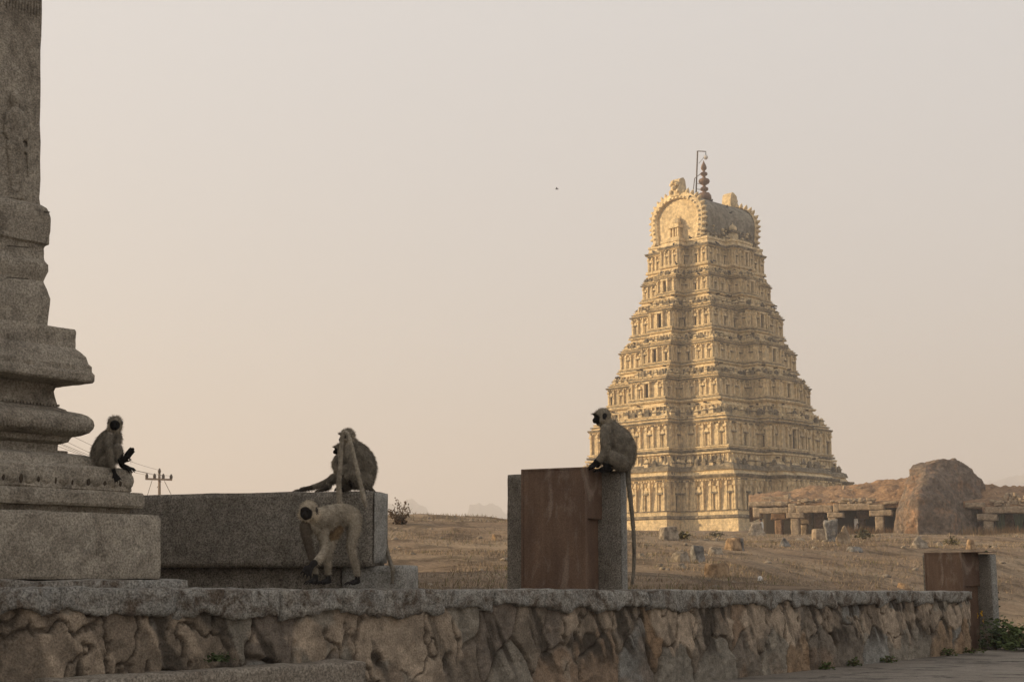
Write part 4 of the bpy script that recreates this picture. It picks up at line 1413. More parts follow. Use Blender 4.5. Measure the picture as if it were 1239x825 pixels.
for sg in (1, -1):
    ga = sg * (BA - .45)
    acc = Acc()
    th_ = .9
    ring_o = hs_
    ring_i = horseshoe(28, .80)
    # flat tympanum
    V = [L2W(ga + sg * .30, x, zb0_ + z) for x, z in ring_i]
    acc.add(V, [tuple(range(len(V))) if sg > 0 else tuple(range(len(V)))[::-1]], 0)
    # moulded rim
    V, F = [], []
    for x, z in ring_o: V.append(L2W(ga - sg * .25, x * 1.03, zb0_ + z * 1.02))
    for x, z in ring_o: V.append(L2W(ga + sg * .62, x * 1.03, zb0_ + z * 1.02))
    for x, z in [(x * .87, z * .9 + .0) for x, z in ring_o]: V.append(L2W(ga + sg * .72, x, zb0_ + z))
    for x, z in ring_i: V.append(L2W(ga + sg * .55, x, zb0_ + z))
    for x, z in ring_i: V.append(L2W(ga + sg * .25, x * .99, zb0_ + z))
    for rr_ in range(4):
        for k in range(m_ - 1):
            f = (rr_ * m_ + k, rr_ * m_ + k + 1, (rr_ + 1) * m_ + k + 1, (rr_ + 1) * m_ + k)
            F.append(f if sg > 0 else f[::-1])
    acc.add(V, F, 0)
    go = link('gable_arch', acc.mesh(), [M_plaster, M_weather], tower)
    # flame lobes round the arch
    fl = Acc()
    dd_ = smooth_path([(x, z) for x, z in ring_o], 4)
    acc_len = 0; lastp = dd_[0]; nextd = .25
    for k in range(1, len(dd_) - 1):
        acc_len += np.hypot(*(dd_[k] - lastp)); lastp = dd_[k]
        if acc_len >= nextd:
            nextd += .72
            tx = dd_[k + 1] - dd_[k - 1]; tx /= np.hypot(*tx)
            nx = np.array((tx[1], -tx[0]))
            if nx @ (dd_[k] - np.array((0, BH * .45))) < 0: nx = -nx
            c = dd_[k] * np.array((1.03, 1.02)) + nx * .16
            ctr = L2W(ga + sg * .3, c[0], zb0_ + c[1])
            ax = nR * nx[0] + Vector((0, 0, nx[1])); tx3 = nR * tx[0] + Vector((0, 0, tx[1]))
            V, F = lathe([(.02, -.36), (.24, -.28), (.27, -.05), (.2, .2), (.10, .38), (.02, .52)], 8)
            fl.add([ctr + tx3 * v[0] + nL * v[1] * 1.25 + ax * v[2] for v in V], F, 0)
            # inner scroll bosses
            c2_ = dd_[k] * .915
            ctr = L2W(ga + sg * .68, c2_[0], zb0_ + c2_[1])
            V, F = lathe([(.02, -.2), (.2, -.1), (.2, .1), (.02, .2)], 6)
            fl.add([ctr + Vector(v) for v in V], F, 0)
    link('flame_lobes', fl.mesh(True), M_plaster, go)
    # little shrine on the tympanum
    sh = Acc()
    bc = L2W(ga + sg * .3, 0, zb0_ + .0)
    up = Vector((0, 0, 1)); n_ = nL * sg
    sh.box(bc - nR * .95, nR * 1.9, n_ * 1.0, up * .5)
    for o_ in (-.72, -.22, .28, .60):
        sh.box(bc + nR * o_ - nR * .08 + up * .5, nR * .2, n_ * .85, up * 1.25)
    sh.box(bc - nR * .62 + up * .5, nR * 1.2, n_ * .55, up * 1.25)
    sh.box(bc - nR * .95 + up * 1.75, nR * 1.9, n_ * 1.05, up * .25)
    sh.box(bc - nR * .8 + up * 2.0, nR * 1.6, n_ * .9, up * .3)
    V, F = lathe([(.75, 0), (.85, .2), (.75, .55), (.4, .85), (.12, .95), (.1, 1.2), (.02, 1.3)], 10)
    sh.add([bc + nR * v[0] + n_ * (v[1] * .6 + .45) + up * (2.3 + v[2]) for v in V], F)
    link('gable_shrine', sh.mesh(), M_plaster, tower)
    # curled horn over the gable
    hn = Acc()
    prof2 = [(-.75, -.4), (.75, -.4), (.85, .3), (.7, .9), (.75, 1.7), (.3, 2.05), (-.2, 2.2), (-.55, 1.9), (-.75, 1.0)]
    o0 = L2W(ga + sg * .05, 0, zr + .05)
    V = [o0 + nL * sg * x + nR * -.75 + up * z for x, z in prof2] + [o0 + nL * sg * x + nR * .75 + up * z for x, z in prof2]
    k_ = len(prof2)
    F = [tuple(range(k_)), tuple(range(k_, 2 * k_))[::-1]] + [(i, i + k_, (i + 1) % k_ + k_, (i + 1) % k_) for i in range(k_)]
    hn.add(V, F)
    for (x, y, z, r_) in ((.9, .45, 1.15, .28), (.9, -.45, 1.15, .28), (.95, 0, .7, .35), (1.05, 0, 1.5, .22), (.85, .6, .2, .3), (.85, -.6, .2, .3)):
        V, F = ellipsoid(o0 + nL * sg * x + nR * y + up * z, nL * r_, nR * r_, up * r_)
        hn.add(V, F)
    me = hn.mesh(True)
    bm = bmesh.new(); bm.from_mesh(me); bmesh.ops.recalc_face_normals(bm, faces=bm.faces); bm.to_mesh(me); bm.free()
    me.polygons.foreach_set('use_smooth', [False] * len(me.polygons))
    link('roof_horn', me, M_plaster, tower)
# pot finial
fz0, fz1 = tzz(242), tzz(194.5)
fh = fz1 - fz0
px_m = FPX / TY
def fr_(p): return p / px_m
V, F = lathe([(fr_(9), 0), (fr_(8.6), fh * .10), (fr_(6.5), fh * .165), (fr_(2.6), fh * .18), (fr_(2.2), fh * .215), (fr_(4.6), fh * .24), (fr_(5.2), fh * .27), (fr_(4.6), fh * .305), (fr_(2), fh * .335), (fr_(2), fh * .37),
              (fr_(6.2), fh * .42), (fr_(7.2), fh * .475), (fr_(6), fh * .52), (fr_(2), fh * .56), (fr_(1.8), fh * .6), (fr_(4.2), fh * .63), (fr_(4.6), fh * .66), (fr_(4), fh * .69), (fr_(1.5), fh * .715), (fr_(1.6), fh * .74), (fr_(3.4), fh * .78), (fr_(3.7), fh * .82), (fr_(2.6), fh * .89), (fr_(1), fh * .95), (fr_(.3), fh)], 20)
ftop = L2W(0, 0, fz0)
link('pot_finial', mesh_pd([Vector((ftop.x, ftop.y, fz0)) + Vector(v) for v in V], F, True), M_copper, tower)
# iron lamp mast on the ridge
def TP(px, py, dy=-.3): return P(px, py, TY + dy)
mast = Acc()
for pts, r_ in (([(842, 243), (843.2, 205), (844, 183)], .10), ([(844, 183), (854, 183.5), (854, 188)], .07), ([(837.5, 241), (840.5, 216)], .06), ([(840.5, 216), (851, 208)], .05), ([(842, 229), (850, 229.5)], .045), ([(842, 222), (849, 222.5)], .04), ([(845.5, 198), (853, 189)], .03)):
    V, F = tube([TP(*p) for p in pts], r_, 6); mast.add(V, F)
mo = link('lamp_mast', mast.mesh(True), M_iron, tower)
V, F = lathe([(.05, .35), (.14, .3), (.3, .08), (.32, 0), (.24, -.2), (.12, -.32), (.02, -.36)], 10)
c = TP(854, 190.5)
link('lamp', mesh_pd([c + Vector(v) for v in V], F, True), M_white, mo)
# pigeons
pig0 = None
for i, (px, py) in enumerate(((835, 239), (861, 242.5), (790.5, 303), (842, 303), (815, 297), (868, 303.5), (861, 305), (801, 305), (835, 272), (884, 257), (890, 263), (880, 250.5), (818, 312), (863, 311), (882, 318), (846, 341))):
    d = ray(px, py)
    if pig0 is None:
        a = Acc()
        a.add(*ellipsoid((0, 0, .16), (.24, 0, .06), (0, .12, 0), (-.03, 0, .13)))
        a.add(*ellipsoid((.2, 0, .33), (.09, 0, 0), (0, .08, 0), (0, 0, .09)))
        a.add(*capsule((-.2, 0, .12), .07, (-.42, 0, .02), .03, 8, 2))
        a.add(*capsule((.27, 0, .33), .03, (.34, 0, .30), .012, 6, 2))
        a.add(*capsule((.03, .04, .1), .02, (.03, .04, -.04), .02, 6, 2))
        me = a.mesh(True)
        pig0 = link('pigeon', me, M_pigeon, local=True)
        o = pig0
    else:
        o = pig0.copy(); COL.objects.link(o)
    if py < 260: depth = TY - .5 if px < 870 else TY - .2
    o.location = (0, 0, 0)
    PIG = o
    o['pp'] = 0
    del o['pp']
    o.rotation_euler = (0, 0, random.uniform(0, 6.28))
    tag(o, 'small dark pigeon perched on the ledges at the top of the temple tower', 'pigeon', 'pigeons perched on the temple tower')
    o['_px'] = px; o['_py'] = py
bpy.context.view_layer.update()
dg = bpy.context.evaluated_depsgraph_get()
for o in [o for o in COL.objects if o.name.startswith('pigeon')]:
    o.hide_viewport = True
bpy.context.view_layer.update()
dg = bpy.context.evaluated_depsgraph_get()
for o in [o for o in COL.objects if o.name.startswith('pigeon')]:
    px, py = o['_px'], o['_py']
    hit = None
    for dy in np.arange(0, 12, .5):
        d = ray(px, py + dy).normalized()
        ok, loc, nrm, idx, ob, _m = SC.ray_cast(dg, Vector((0, 0, ZC)), d)
        if ok and loc.y > 150:
            # drop from just above and in front on to the nearest ledge
            ok2, l2, n2, _i, ob2, _m2 = SC.ray_cast(dg, loc - d * .25 + Vector((0, 0, 1.0)), Vector((0, 0, -1)), distance=4)
            hit = l2 if ok2 else loc
            break
    o.location = hit if hit is not None else (0, 190, 50)
    del o['_px']; del o['_py']
for o in [o for o in COL.objects if o.name.startswith('pigeon')]:
    o.hide_viewport = False

# ------------------------------------------------------------------ ruined pillared hall and boulder
RY = 128.0
RA = R(-22)                                   # its front runs to the right and slightly away
def hall_pt(px, py, back=0.0):
    y0 = RY
    y = y0 + (px - 990) / FPX * RY * math.tan(RA) + back
    return P(px, py, y)
mand = thing('ruined_hall', hall_pt(985, 652), 'ruined stone pillared hall with an earth covered roof left of the boulder', 'ruin')
hu = Vector((math.cos(RA), math.sin(RA), 0)); hn_ = Vector((math.sin(RA), -math.cos(RA), 0))
def bar(name, px0, px1, pyt, pyb, depth=1.2, mat=None, par=None, back=0.0, seed=0, amp=.06, tilt=0.0):
    a = hall_pt(px0, pyb, back); b = hall_pt(px1, pyb, back)
    top = hall_pt((px0 + px1) / 2, pyt, back).z
    z0 = hall_pt((px0 + px1) / 2, pyb, back).z
    L = (b - a).xy.length
    me = rough_box((L, depth, top - z0), .03, amp * .8, 1.6, seed, .13)
    c = (a + b) / 2 - hn_ * depth / 2
    place(me, (c.x, c.y, z0), RA, (0, tilt))
    return link(name, me, mat or M_ruin, par or mand)
bar('eave_slab', 905, 954, 606.5, 612.5, 2.0, seed=1, amp=.1)
bar('beam', 919, 954, 614, 621, .8, seed=2)
bar('beam_end', 954, 963, 609, 620.5, 1.0, seed=3)
bar('beam', 963, 1007, 611, 620, .8, seed=4)
bar('beam', 1008, 1015, 610, 619.5, .8, seed=5)
bar('beam', 1015, 1052, 609, 617, .8, seed=6)
bar('beam', 1050, 1070, 610, 616.5, .9, seed=7)
bar('eave_slab', 1069, 1086, 606.3, 609.6, 2.2, seed=8, tilt=-.06)
bar('bracket', 911, 920, 613.5, 626, .8, seed=9)
for (c0, c1, yt_, yb_, k0, k1, ck, bk, mt) in ((938, 947, 621, 650, 933, 951, 628, 3.2, M_ruin_red), (957.5, 967.5, 620, 655, 951, 972, 626.5, 0.0, M_ruin), (969.5, 977, 620, 652, 966, 980, 634, 2.6, M_ruin),
                                           (1003, 1013, 619.5, 655, 1001, 1020.5, 626, 0.0, M_ruin), (1060, 1070.5, 617, 656, 1052, 1079.5, 624, 0.0, M_ruin), (987, 994, 620, 652, 985, 997, 638, 3.2, M_ruin_red), (1040, 1047, 618, 652, 1037, 1050, 628, 3.4, M_ruin_red)):
    bar('column', c0, c1, ck, yb_ + 3, .75, mt, back=bk, seed=int(c0), amp=.05)
    bar('capital', k0, k1, yt_, ck, .95, mt, back=bk - .1, seed=int(c0) + 1, amp=.07)
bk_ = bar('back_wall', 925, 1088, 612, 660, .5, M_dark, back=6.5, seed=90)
# roof earth: a mound that runs from the beams up and back
def mound(name, x0, x1, edge, crest, par, depth, seed, mat=M_earth, nx=60, ny=22):
    V, F = [], []
    for jy in range(ny + 1):
        t = jy / ny
        for i in range(nx + 1):
            px = x0 + (x1 - x0) * i / nx
            py = np.interp(px, *zip(*edge)) * (1 - t) + np.interp(px, *zip(*crest)) * t
            py = np.interp(px, *zip(*edge)) + (np.interp(px, *zip(*crest)) - np.interp(px, *zip(*edge))) * math.sin(min(1, t * 1.15) * math.pi / 2) 
            p = hall_pt(px, py, .35 + depth * t)
            if t > .87: p.z -= (t - .87) * 14
            p.z += (fbm(p, .5, 5, seed) * .4 + fbm(p, 1.8, 4, seed) * .22) * min(1, t * 6) 
            V.append(p)
    for jy in range(ny):
        for i in range(nx):
            a = jy * (nx + 1) + i
            F.append((a, a + 1, a + nx + 2, a + nx + 1))
    # skirt down at the front and back so that the mound is a solid
    me = mesh_pd(V, F, True)
    bm = bmesh.new(); bm.from_mesh(me)
    ed = [e for e in bm.edges if e.is_boundary]
    r_ = bmesh.ops.extrude_edge_only(bm, edges=ed)
    for v in r_['geom']:
        if isinstance(v, bmesh.types.BMVert): v.co.z -= .5
    bmesh.ops.recalc_face_normals(bm, faces=bm.faces)
    bm.to_mesh(me); bm.free()
    return link(name, me, mat, par)
mound('roof_earth', 906, 1100, [(906, 606), (950, 607), (1000, 608.5), (1060, 608), (1100, 606)], [(906, 602), (920, 597.5), (950, 594), (1000, 590.5), (1030, 587), (1060, 584), (1075, 581.5), (1100, 578)], mand, 11, 3)
# stones lying on the roof edge
rr = random.Random(4)
for i in range(34):
    px = rr.choice((rr.uniform(930, 960), rr.uniform(966, 1042), rr.uniform(966, 1042), rr.uniform(1025, 1045)))
    w = rr.uniform(4, 9); h_ = rr.uniform(2.5, 5)
    if i < 6: py, bk2 = rr.uniform(591, 597), 6.0; px = rr.uniform(1020, 1045)
    else: py, bk2 = rr.uniform(606, 609.5), .3 + rr.random() * 1.2
    b = hall_pt(px, py, bk2)
    me = hull_rock([(x, y, z) for x, y, z in rock_points(w / 13.3, w / 13.3 * .9, h_ / 13.3, i, .9, 7)], .04, 2, i, 2)
    place(me, b + Vector((0, 0, .02)), rr.uniform(0, 3))
    link('loose_stone', me, M_ruin, mand)
for i in range(30):
    w = rr.uniform(4, 13); x_ = rr.uniform(958, 1050); y_ = rr.uniform(605.5, 609.8)
    bar('loose_slab', x_, x_ + w, y_ - rr.uniform(1.8, 3.6), y_, rr.uniform(.4, .8), back=rr.uniform(.0, .9), seed=300 + i, amp=.1, tilt=rr.uniform(-.08, .08))
for i in range(9):
    x_ = rr.uniform(1196, 1240); y_ = rr.uniform(606.5, 612)
    bar('loose_slab', x_, x_ + rr.uniform(5, 12), y_ - rr.uniform(2, 3.4), y_, .6, back=rr.uniform(.0, .6), seed=340 + i, amp=.1, par=None)
bar('loose_slab', 921, 955, 601, 606, .7, back=1.0, seed=40, amp=.1)
bar('loose_slab', 950, 957, 598, 605, .7, back=1.5, seed=41, tilt=-.3)
bar('loose_slab', 1026, 1034, 591, 594.5, .9, back=5, seed=42)
bar('loose_slab', 1035, 1043, 589, 594, .9, back=5, seed=43)

hall2 = thing('ruined_hall', hall_pt(1205, 660), 'ruined stone hall with a stack of rubble on its roof right of the boulder', 'ruin')
bar('eave_slab', 1168, 1192, 608, 613.5, 1.6, par=hall2, seed=51, amp=.08)
bar('beam', 1192, 1250, 612.5, 620.5, .9, M_ruin, hall2, seed=52)
bar('beam', 1250, 1310, 612, 620.5, .9, M_ruin, hall2, seed=53)
bar('bracket', 1189, 1202, 613, 621, .8, M_ruin_red, hall2, seed=54)
bar('capital', 1182, 1207, 621.5, 629.5, 1.0, M_ruin, hall2, back=-.15, seed=55, amp=.09)
bar('column', 1191.5, 1203.5, 629.5, 664, .85, M_ruin, hall2, seed=56)
bar('column', 1216, 1228, 622, 660, .8, M_ruin_red, hall2, back=3.2, seed=57)
bar('column', 1255, 1267, 621, 664, .8, M_ruin, hall2, seed=58)
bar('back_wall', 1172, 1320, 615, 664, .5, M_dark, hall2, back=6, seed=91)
mound('roof_earth', 1165, 1330, [(1165, 607), (1190, 609), (1240, 611), (1330, 611)], [(1165, 592), (1190, 588.5), (1215, 588.5), (1240, 588), (1330, 584)], hall2, 11, 8)
for i in range(40):
    row = i // 9
    px = 1210 + (i % 9) * 4.6 + rr.uniform(-1, 1) + row * 1.0
    py = 612.5 - row * 3.3
    if row > 2 and i % 9 in (0, 5, 7): continue
    b = hall_pt(px, py, .35 + rr.random() * .3)
    me = hull_rock(rock_points(5.2 / 13.3, .4, 3.8 / 13.3, 100 + i, .95, 7), .03, 2, i, 2)
    place(me, b, rr.uniform(-.3, .3))
    link('stacked_stone', me, M_ruin, hall2)

# the great boulder
by = 124.0
bp = []
def bpt(px, py, d): bp.append(P(px, py, by + d))
for (px, py, d) in ((1084, 662, -1.5), (1086, 622, -1.5), (1094, 590, -.5), (1100, 568, 0.5), (1105, 561.5, 2), (1122, 559.5, 0), (1155, 556, 1), (1164, 557, 2), (1176, 570, 2), (1190, 586, 2.5), (1188, 618, 1), (1183, 662, 0),
                    (1113, 600, -3.6), (1110, 640, -4.2), (1112, 665, -4.4), (1150, 610, -2.8), (1160, 662, -3.4), (1135, 575, -1.2), (1120, 580, -1.8),
                    (1090, 660, 6), (1105, 565, 6), (1160, 560, 7), (1192, 600, 7), (1190, 660, 7)):
    bpt(px, py, d)
bb = P(1135, 662, by)
me = hull_rock(bp, .5, .42, 5, 5, .25)
o = link('boulder', me, M_boulder, None, bb)
tag(o, 'huge brown weathered boulder wedged between the two ruined halls', 'boulder')

# ------------------------------------------------------------------ stones in the field
def field_rock(px, py, w, h, mat, label, seed, flat=.75, name='rock', group=None, dep=.8, pts=None, amp=.08, cuts=3):
    g_ = ground_hit(px, py)
    k_ = g_.y / FPX
    W_, H_ = w * k_, h * k_
    if pts:
        pp = [(x * W_, y * W_, z * H_) for x, y, z in pts]
    else:
        pp = rock_points(W_, W_ * dep, H_, seed, flat)
    me = hull_rock(pp, amp * min(W_, H_), 2.2 / max(W_, .3), seed, cuts)
    place(me, g_)
    o = link(name, me, mat, None, g_)
    return tag(o, label, 'rock', group)
PYR = [(-.5, -.1, -.2), (.5, .0, -.2), (-.1, -.4, -.2), (.1, .4, -.2), (-.06, .0, 1), (.02, -.04, .98), (-.3, -.2, .35), (.3, -.1, .5)]
BLK8 = [(-.5, -.3, -.2), (.5, -.3, -.2), (.5, .4, -.2), (-.5, .4, -.2), (-.36, -.3, .95), (.40, -.28, 1), (.42, .4, .9), (-.4, .4, .9), (-.24, -.42, .9), (-.26, -.42, -.2)]
LEAN = [(-.3, -.2, -.1), (.3, -.25, -.1), (.3, .2, -.1), (-.3, .2, -.1), (-.5, -.15, .85), (.45, -.2, 1), (.45, .2, 1), (-.5, .2, .9)]
STAND = [(-.45, -.3, -.1), (.35, -.35, -.1), (.5, .2, -.1), (-.3, .3, -.1), (-.5, -.25, .35), (.05, -.2, 1), (.2, .0, .98), (.42, -.1, .3)]
field_rock(809, 653, 24, 16, M_rock, 'squarish grey brown block standing on the field below the left foot of the tower', 1, pts=BLK8)
field_rock(823, 680, 27, 13, M_rock, 'pale flat topped stone lying in the field left of a dark block', 2, .9)
field_rock(844, 680, 21, 21, M_rock_grey, 'dark grey block standing against the right of a pale flat stone', 3, .95)
field_rock(868, 698, 36, 17, M_rock_tan, 'smooth tan boulder nearest the wall in the middle of the field', 4, .92)
field_rock(888, 665, 28, 14, M_rock_tan, 'long reddish stone in the field with a grey slab on its right end', 5, .9)
field_rock(897, 666, 7, 16, M_rock_grey, 'thin grey slab upright against the end of a long reddish stone', 6, .9)
field_rock(866, 670, 24, 9, M_rock, 'low tan stone in front of the long reddish stone', 7, .8)
field_rock(824, 687, 14, 6, M_rock, 'small pale stone in front of the pale flat topped stone', 71, .8)
field_rock(914, 649, 26, 17, M_rock, 'pale sloping rock with a seated person behind it', 8, .8, pts=[(-.5, -.2, -.2), (.45, -.35, -.2), (.5, .3, -.2), (-.3, .4, -.2), (-.15, -.1, .95), (.22, -.2, 1), (.25, .2, .95), (.48, .0, .3)])
field_rock(949, 661, 18, 11, M_rock_grey, 'small blue grey pointed stone in the field before the left hall', 9, pts=PYR)
field_rock(968, 655, 16, 4, M_rock, 'flat pale slab lying on the ground before the left hall', 10, .9)
field_rock(991, 653, 18, 14, M_ruin, 'low square block left of the leaning slab before the hall', 11, pts=BLK8, name='stone_block')
field_rock(1006, 655, 18, 27, M_rock_grey, 'tall grey slab leaning before a column of the left hall', 12, pts=LEAN, name='stone_slab')
field_rock(1020, 658, 20, 22, M_ruin, 'pointed pale stone standing before the leaning slab', 13, pts=STAND, name='standing_stone')
field_rock(1112, 663, 29, 16, M_rock, 'pyramid shaped grey rock before the foot of the huge boulder', 14, pts=PYR)
field_rock(1137, 661, 11, 6, M_rock, 'small pale stone right of the pyramid shaped rock', 15, .8)
field_rock(1175, 664, 15, 12, M_rock_tan, 'rounded tan rock before the foot of the huge boulder on its right', 16, .8)
field_rock(1033, 667, 24, 6, M_rock_grey, 'low dark stone lying alone in the grass before the left hall', 17, .8)
field_rock(1094, 712, 19, 7, M_rock_tan, 'pale rounded stone just behind the right part of the wall', 18, .85)
field_rock(601, 653, 15, 7, M_rock_tan, 'tan stone on the bare slope left of the near plinth', 19, .8)
field_rock(776, 673, 9, 4, M_rock, 'small low stone in the field right of the near plinth', 20, .8)
field_rock(872, 690, 9, 4, M_rock_grey, 'small dark stone behind the smooth tan boulder', 21, .8)
# litter
gl = ground_hit(919, 703)
me = hull_rock(rock_points(.11, .07, .06, 5, .9, 8), .02, 14, 3, 2)
place(me, gl + Vector((0, 0, .02)))
tag(link('litter', me, M_litter, None, gl), 'crumpled white scrap of litter on the ground behind the wall', 'litter')

# ------------------------------------------------------------------ people far off
def person(base, rz, label, seated, hide_skin=False):
    root = thing('person', base, label, 'person', None, rz)
    a = Acc()
    if seated:
        a.add(*capsule((0, 0, .12), .15, (.02, 0, .45), .15)); a.add(*capsule((.02, 0, .45), .16, (.04, 0, .56), .12))
        a.add(*capsule((0, -.17, .53), .06, (.10, -.24, .28), .05)); a.add(*capsule((.10, -.24, .28), .045, (.32, -.15, .25), .035))
        a.add(*capsule((0, .17, .53), .06, (.10, .24, .28), .05)); a.add(*capsule((.10, .24, .28), .045, (.32, .15, .25), .035))
        for sg in (-1, 1):
            a.add(*capsule((.02, .10 * sg, .1), .095, (.38, .17 * sg, .30), .07)); a.add(*capsule((.38, .17 * sg, .30), .065, (.42, .10 * sg, .03), .045)); a.add(*capsule((.42, .1 * sg, .03), .04, (.56, .1 * sg, .02), .03))
        hz = .76; hx = .07
    else:
        for sg in (-1, 1):
            a.add(*capsule((0, .09 * sg, .88), .10, (.04, .09 * sg, .48), .07)); a.add(*capsule((.04, .09 * sg, .48), .065, (0, .09 * sg, .06), .045)); a.add(*capsule((0, .09 * sg, .04), .04, (.16, .1 * sg, .03), .035))
            a.add(*capsule((0, .20 * sg, 1.38), .06, (-.02, .25 * sg, 1.08), .05)); a.add(*capsule((-.02, .25 * sg, 1.08), .045, (.1, .24 * sg, .85), .035))
            a.add(*capsule((.1, .24 * sg, .85), .035, (.14, .24 * sg, .76), .025))
        a.add(*capsule((0, 0, .9), .15, (0, 0, 1.2), .14)); a.add(*capsule((0, -.1, 1.33), .12, (0, .1, 1.33), .12))
        hz = 1.60; hx = .02
    a.add(*capsule((hx - .02, 0, hz - .2), .055, (hx, 0, hz - .08), .055))
    a.add(*ellipsoid((hx, 0, hz), (.10, 0, 0), (0, .08, 0), (0, 0, .12)))
    a.add(*capsule((hx + .09, 0, hz), .015, (hx + .115, 0, hz - .03), .02, 6, 2))
    for sg in (-1, 1): a.add(*ellipsoid((hx, .082 * sg, hz), (.025, 0, 0), (0, .012, 0), (0, 0, .035)))
    me = skin(a, .022, 2)
    link('body', me, M_skin, root, local=True)
    c = Acc()
    if seated:
        c.add(*capsule((0, 0, .12), .175, (.02, 0, .45), .175)); c.add(*capsule((0, -.12, .52), .10, (0, .12, .52), .10))
        for sg in (-1, 1): c.add(*capsule((0, .17 * sg, .53), .08, (.08, .23 * sg, .33), .07))
    else:
        c.add(*capsule((0, 0, .5), .19, (0, 0, 1.2), .165)); c.add(*capsule((0, -.11, 1.34), .13, (0, .11, 1.34), .13))
        for sg in (-1, 1): c.add(*capsule((0, .20 * sg, 1.38), .075, (-.02, .25 * sg, 1.05), .07))
    link('shirt', skin(c, .025, 2), M_white, root, local=True)
    h = Acc(); h.add(*ellipsoid((hx - .02, 0, hz + .035), (.105, 0, 0), (0, .092, 0), (0, 0, .105)))
    link('hair', h.mesh(True), M_hair, root, local=True)
    if seated:
        t = Acc()
        for sg in (-1, 1):
            t.add(*capsule((.02, .10 * sg, .1), .105, (.38, .17 * sg, .30), .08)); t.add(*capsule((.38, .17 * sg, .30), .075, (.42, .10 * sg, .06), .055))
        link('trousers', skin(t, .025, 2), M_trousers, root, local=True)
g_ = ground_hit(920, 646)
b = P(921.5, 640.5, 114.9)
person((b.x, b.y, b.z), R(150), 'dark haired person in a white shirt sitting behind a pale rock', True)
b = hall_pt(1036.5, 652, 1.2)
person((b.x, b.y, tz(b.x, b.y)), R(200), 'person dressed in white standing in the shade of the ruined hall', False)

# ------------------------------------------------------------------ plants
def leaf_cloud(center, rad, n, size, seed, droop=.3, dome=True):
    r_ = np.random.default_rng(seed)
    V, F = [], []
    for i in range(n):
        v = r_.normal(size=3); v /= np.linalg.norm(v); v *= r_.random() ** .45
        if dome: v[2] = abs(v[2])
        lump = 1 + .35 * math.sin(v[0] * 5 + seed) * math.cos(v[1] * 4 + seed * 2)
        p = Vector(center) + Vector((v[0] * rad[0], v[1] * rad[1], v[2] * rad[2])) * lump
        d = Vector(r_.normal(size=3)); d.z = abs(d.z) * .4 - droop * r_.random(); d.normalize()
        s = d.cross(Vector(r_.normal(size=3))).normalized()
        l = size * (.6 + .8 * r_.random()); w = l * .32
        k_ = len(V)
        up = s.cross(d) * l * .12
        V += [p, p + d * l * .45 + s * w + up, p + d * l, p + d * l * .45 - s * w + up]
        F += [(k_, k_ + 1, k_ + 2), (k_, k_ + 2, k_ + 3)]
    return V, F
def stems(base, tips, r0=.006):
    a = Acc()
    for t in tips:
        b = Vector(base); m_ = b.lerp(Vector(t), .5) + Vector((random.uniform(-.03, .03), random.uniform(-.03, .03), .02))
        V, F = tube([b, m_, t], [r0, r0 * .75, r0 * .35], 5); a.add(V, F)
    return a.mesh(True)
def bush(px, py, rad, n, size, seed, label, mat=M_leaf, depth=0.0, name='bush', flowers=0, group=None, base=None):
    g_ = base if base is not None else ground_pt(px, py, 0.0)
    g_ = Vector(g_) + Vector((0, depth, 0))
    g_.z = max(0.0, tz(g_.x, g_.y))
    root = thing(name, g_, label, 'plant', group)
    V, F = leaf_cloud(g_ + Vector((0, 0, rad[2] * .1)), rad, n, size, seed)
    link('foliage', mesh_pd(V, F), mat, root)
    rr_ = random.Random(seed)
    tips = [g_ + Vector((rr_.uniform(-.8, .8) * rad[0], rr_.uniform(-.8, .8) * rad[1], rr_.uniform(.4, 1.0) * rad[2])) for _ in range(14)]
    link('stem', stems(g_, tips, .005 + rad[2] * .006), M_twig, root)
    for i in range(flowers):
        c = g_ + Vector((rr_.uniform(-1, .1) * rad[0], -rad[1] * rr_.uniform(.7, 1.0), rr_.uniform(.55, 1.05) * rad[2]))
        a = Acc()
        for q_ in range(6):
            an = q_ * math.pi / 3
            d = Vector((math.cos(an), -.35, math.sin(an))) * .028
            a.add(*ellipsoid(c + d, d * .7, Vector((0, .006, 0)), Vector((-d.z, 0, d.x)) * .6))
        link('flower', a.mesh(True), M_flower, root)
    return root
bush(1192, 783, (.20, .2, .52), 420, .07, 1, 'leafy green weed with yellow flowers at the foot of the far plinth', flowers=4)
bush(1205, 786, (.24, .2, .42), 420, .06, 2, 'low green weed in front of the granite edge of the far plinth', M_leaf_dark)
bush(1224, 786, (.34, .28, .36), 520, .07, 3, 'wide green bush at the road edge right of the far plinth')
bush(1246, 788, (.40, .3, .34), 500, .08, 4, 'green bush at the right edge of the picture beside the road')
bush(1203, 783, (.12, .10, 1.05), 260, .06, 5, 'tall thin creeper climbing the granite edge of the far plinth', M_leaf_dark, name='creeper')
wp = [(1018, 803, .10, .08, 'small green weed at the wall foot under its brown round stone'), (1058, 800, .11, .07, 'small green tuft at the wall foot left of the widest stone'), (1130, 794, .16, .10, 'green tuft at the wall foot near its right end'), (1158, 791, .2, .08, 'low green weed growing along the wall foot at its right end'), (985, 807, .10, .09, 'tiny green sprout at the wall foot left of the round brown stone')]
for i, (px, py, w, h_, lab) in enumerate(wp):
    s_ = wall_at(px)[1]
    b = g1 + WU * s_ + WN * .06
    bush(px, py, (w, .06, h_), 100, .035, 30 + i, lab, M_leaf, name='weed', base=(b.x, b.y, 0))
b = wall_at(262)[0] + WN * .10
wz = P(262, 799, b.y).z
root = thing('weed', (b.x, b.y, wz), 'small green sprig growing above the stone step', 'plant')
V, F = leaf_cloud((b.x, b.y, wz), (.09, .05, .05), 110, .03, 77)
link('foliage', mesh_pd(V, F), M_leaf_dark, root)
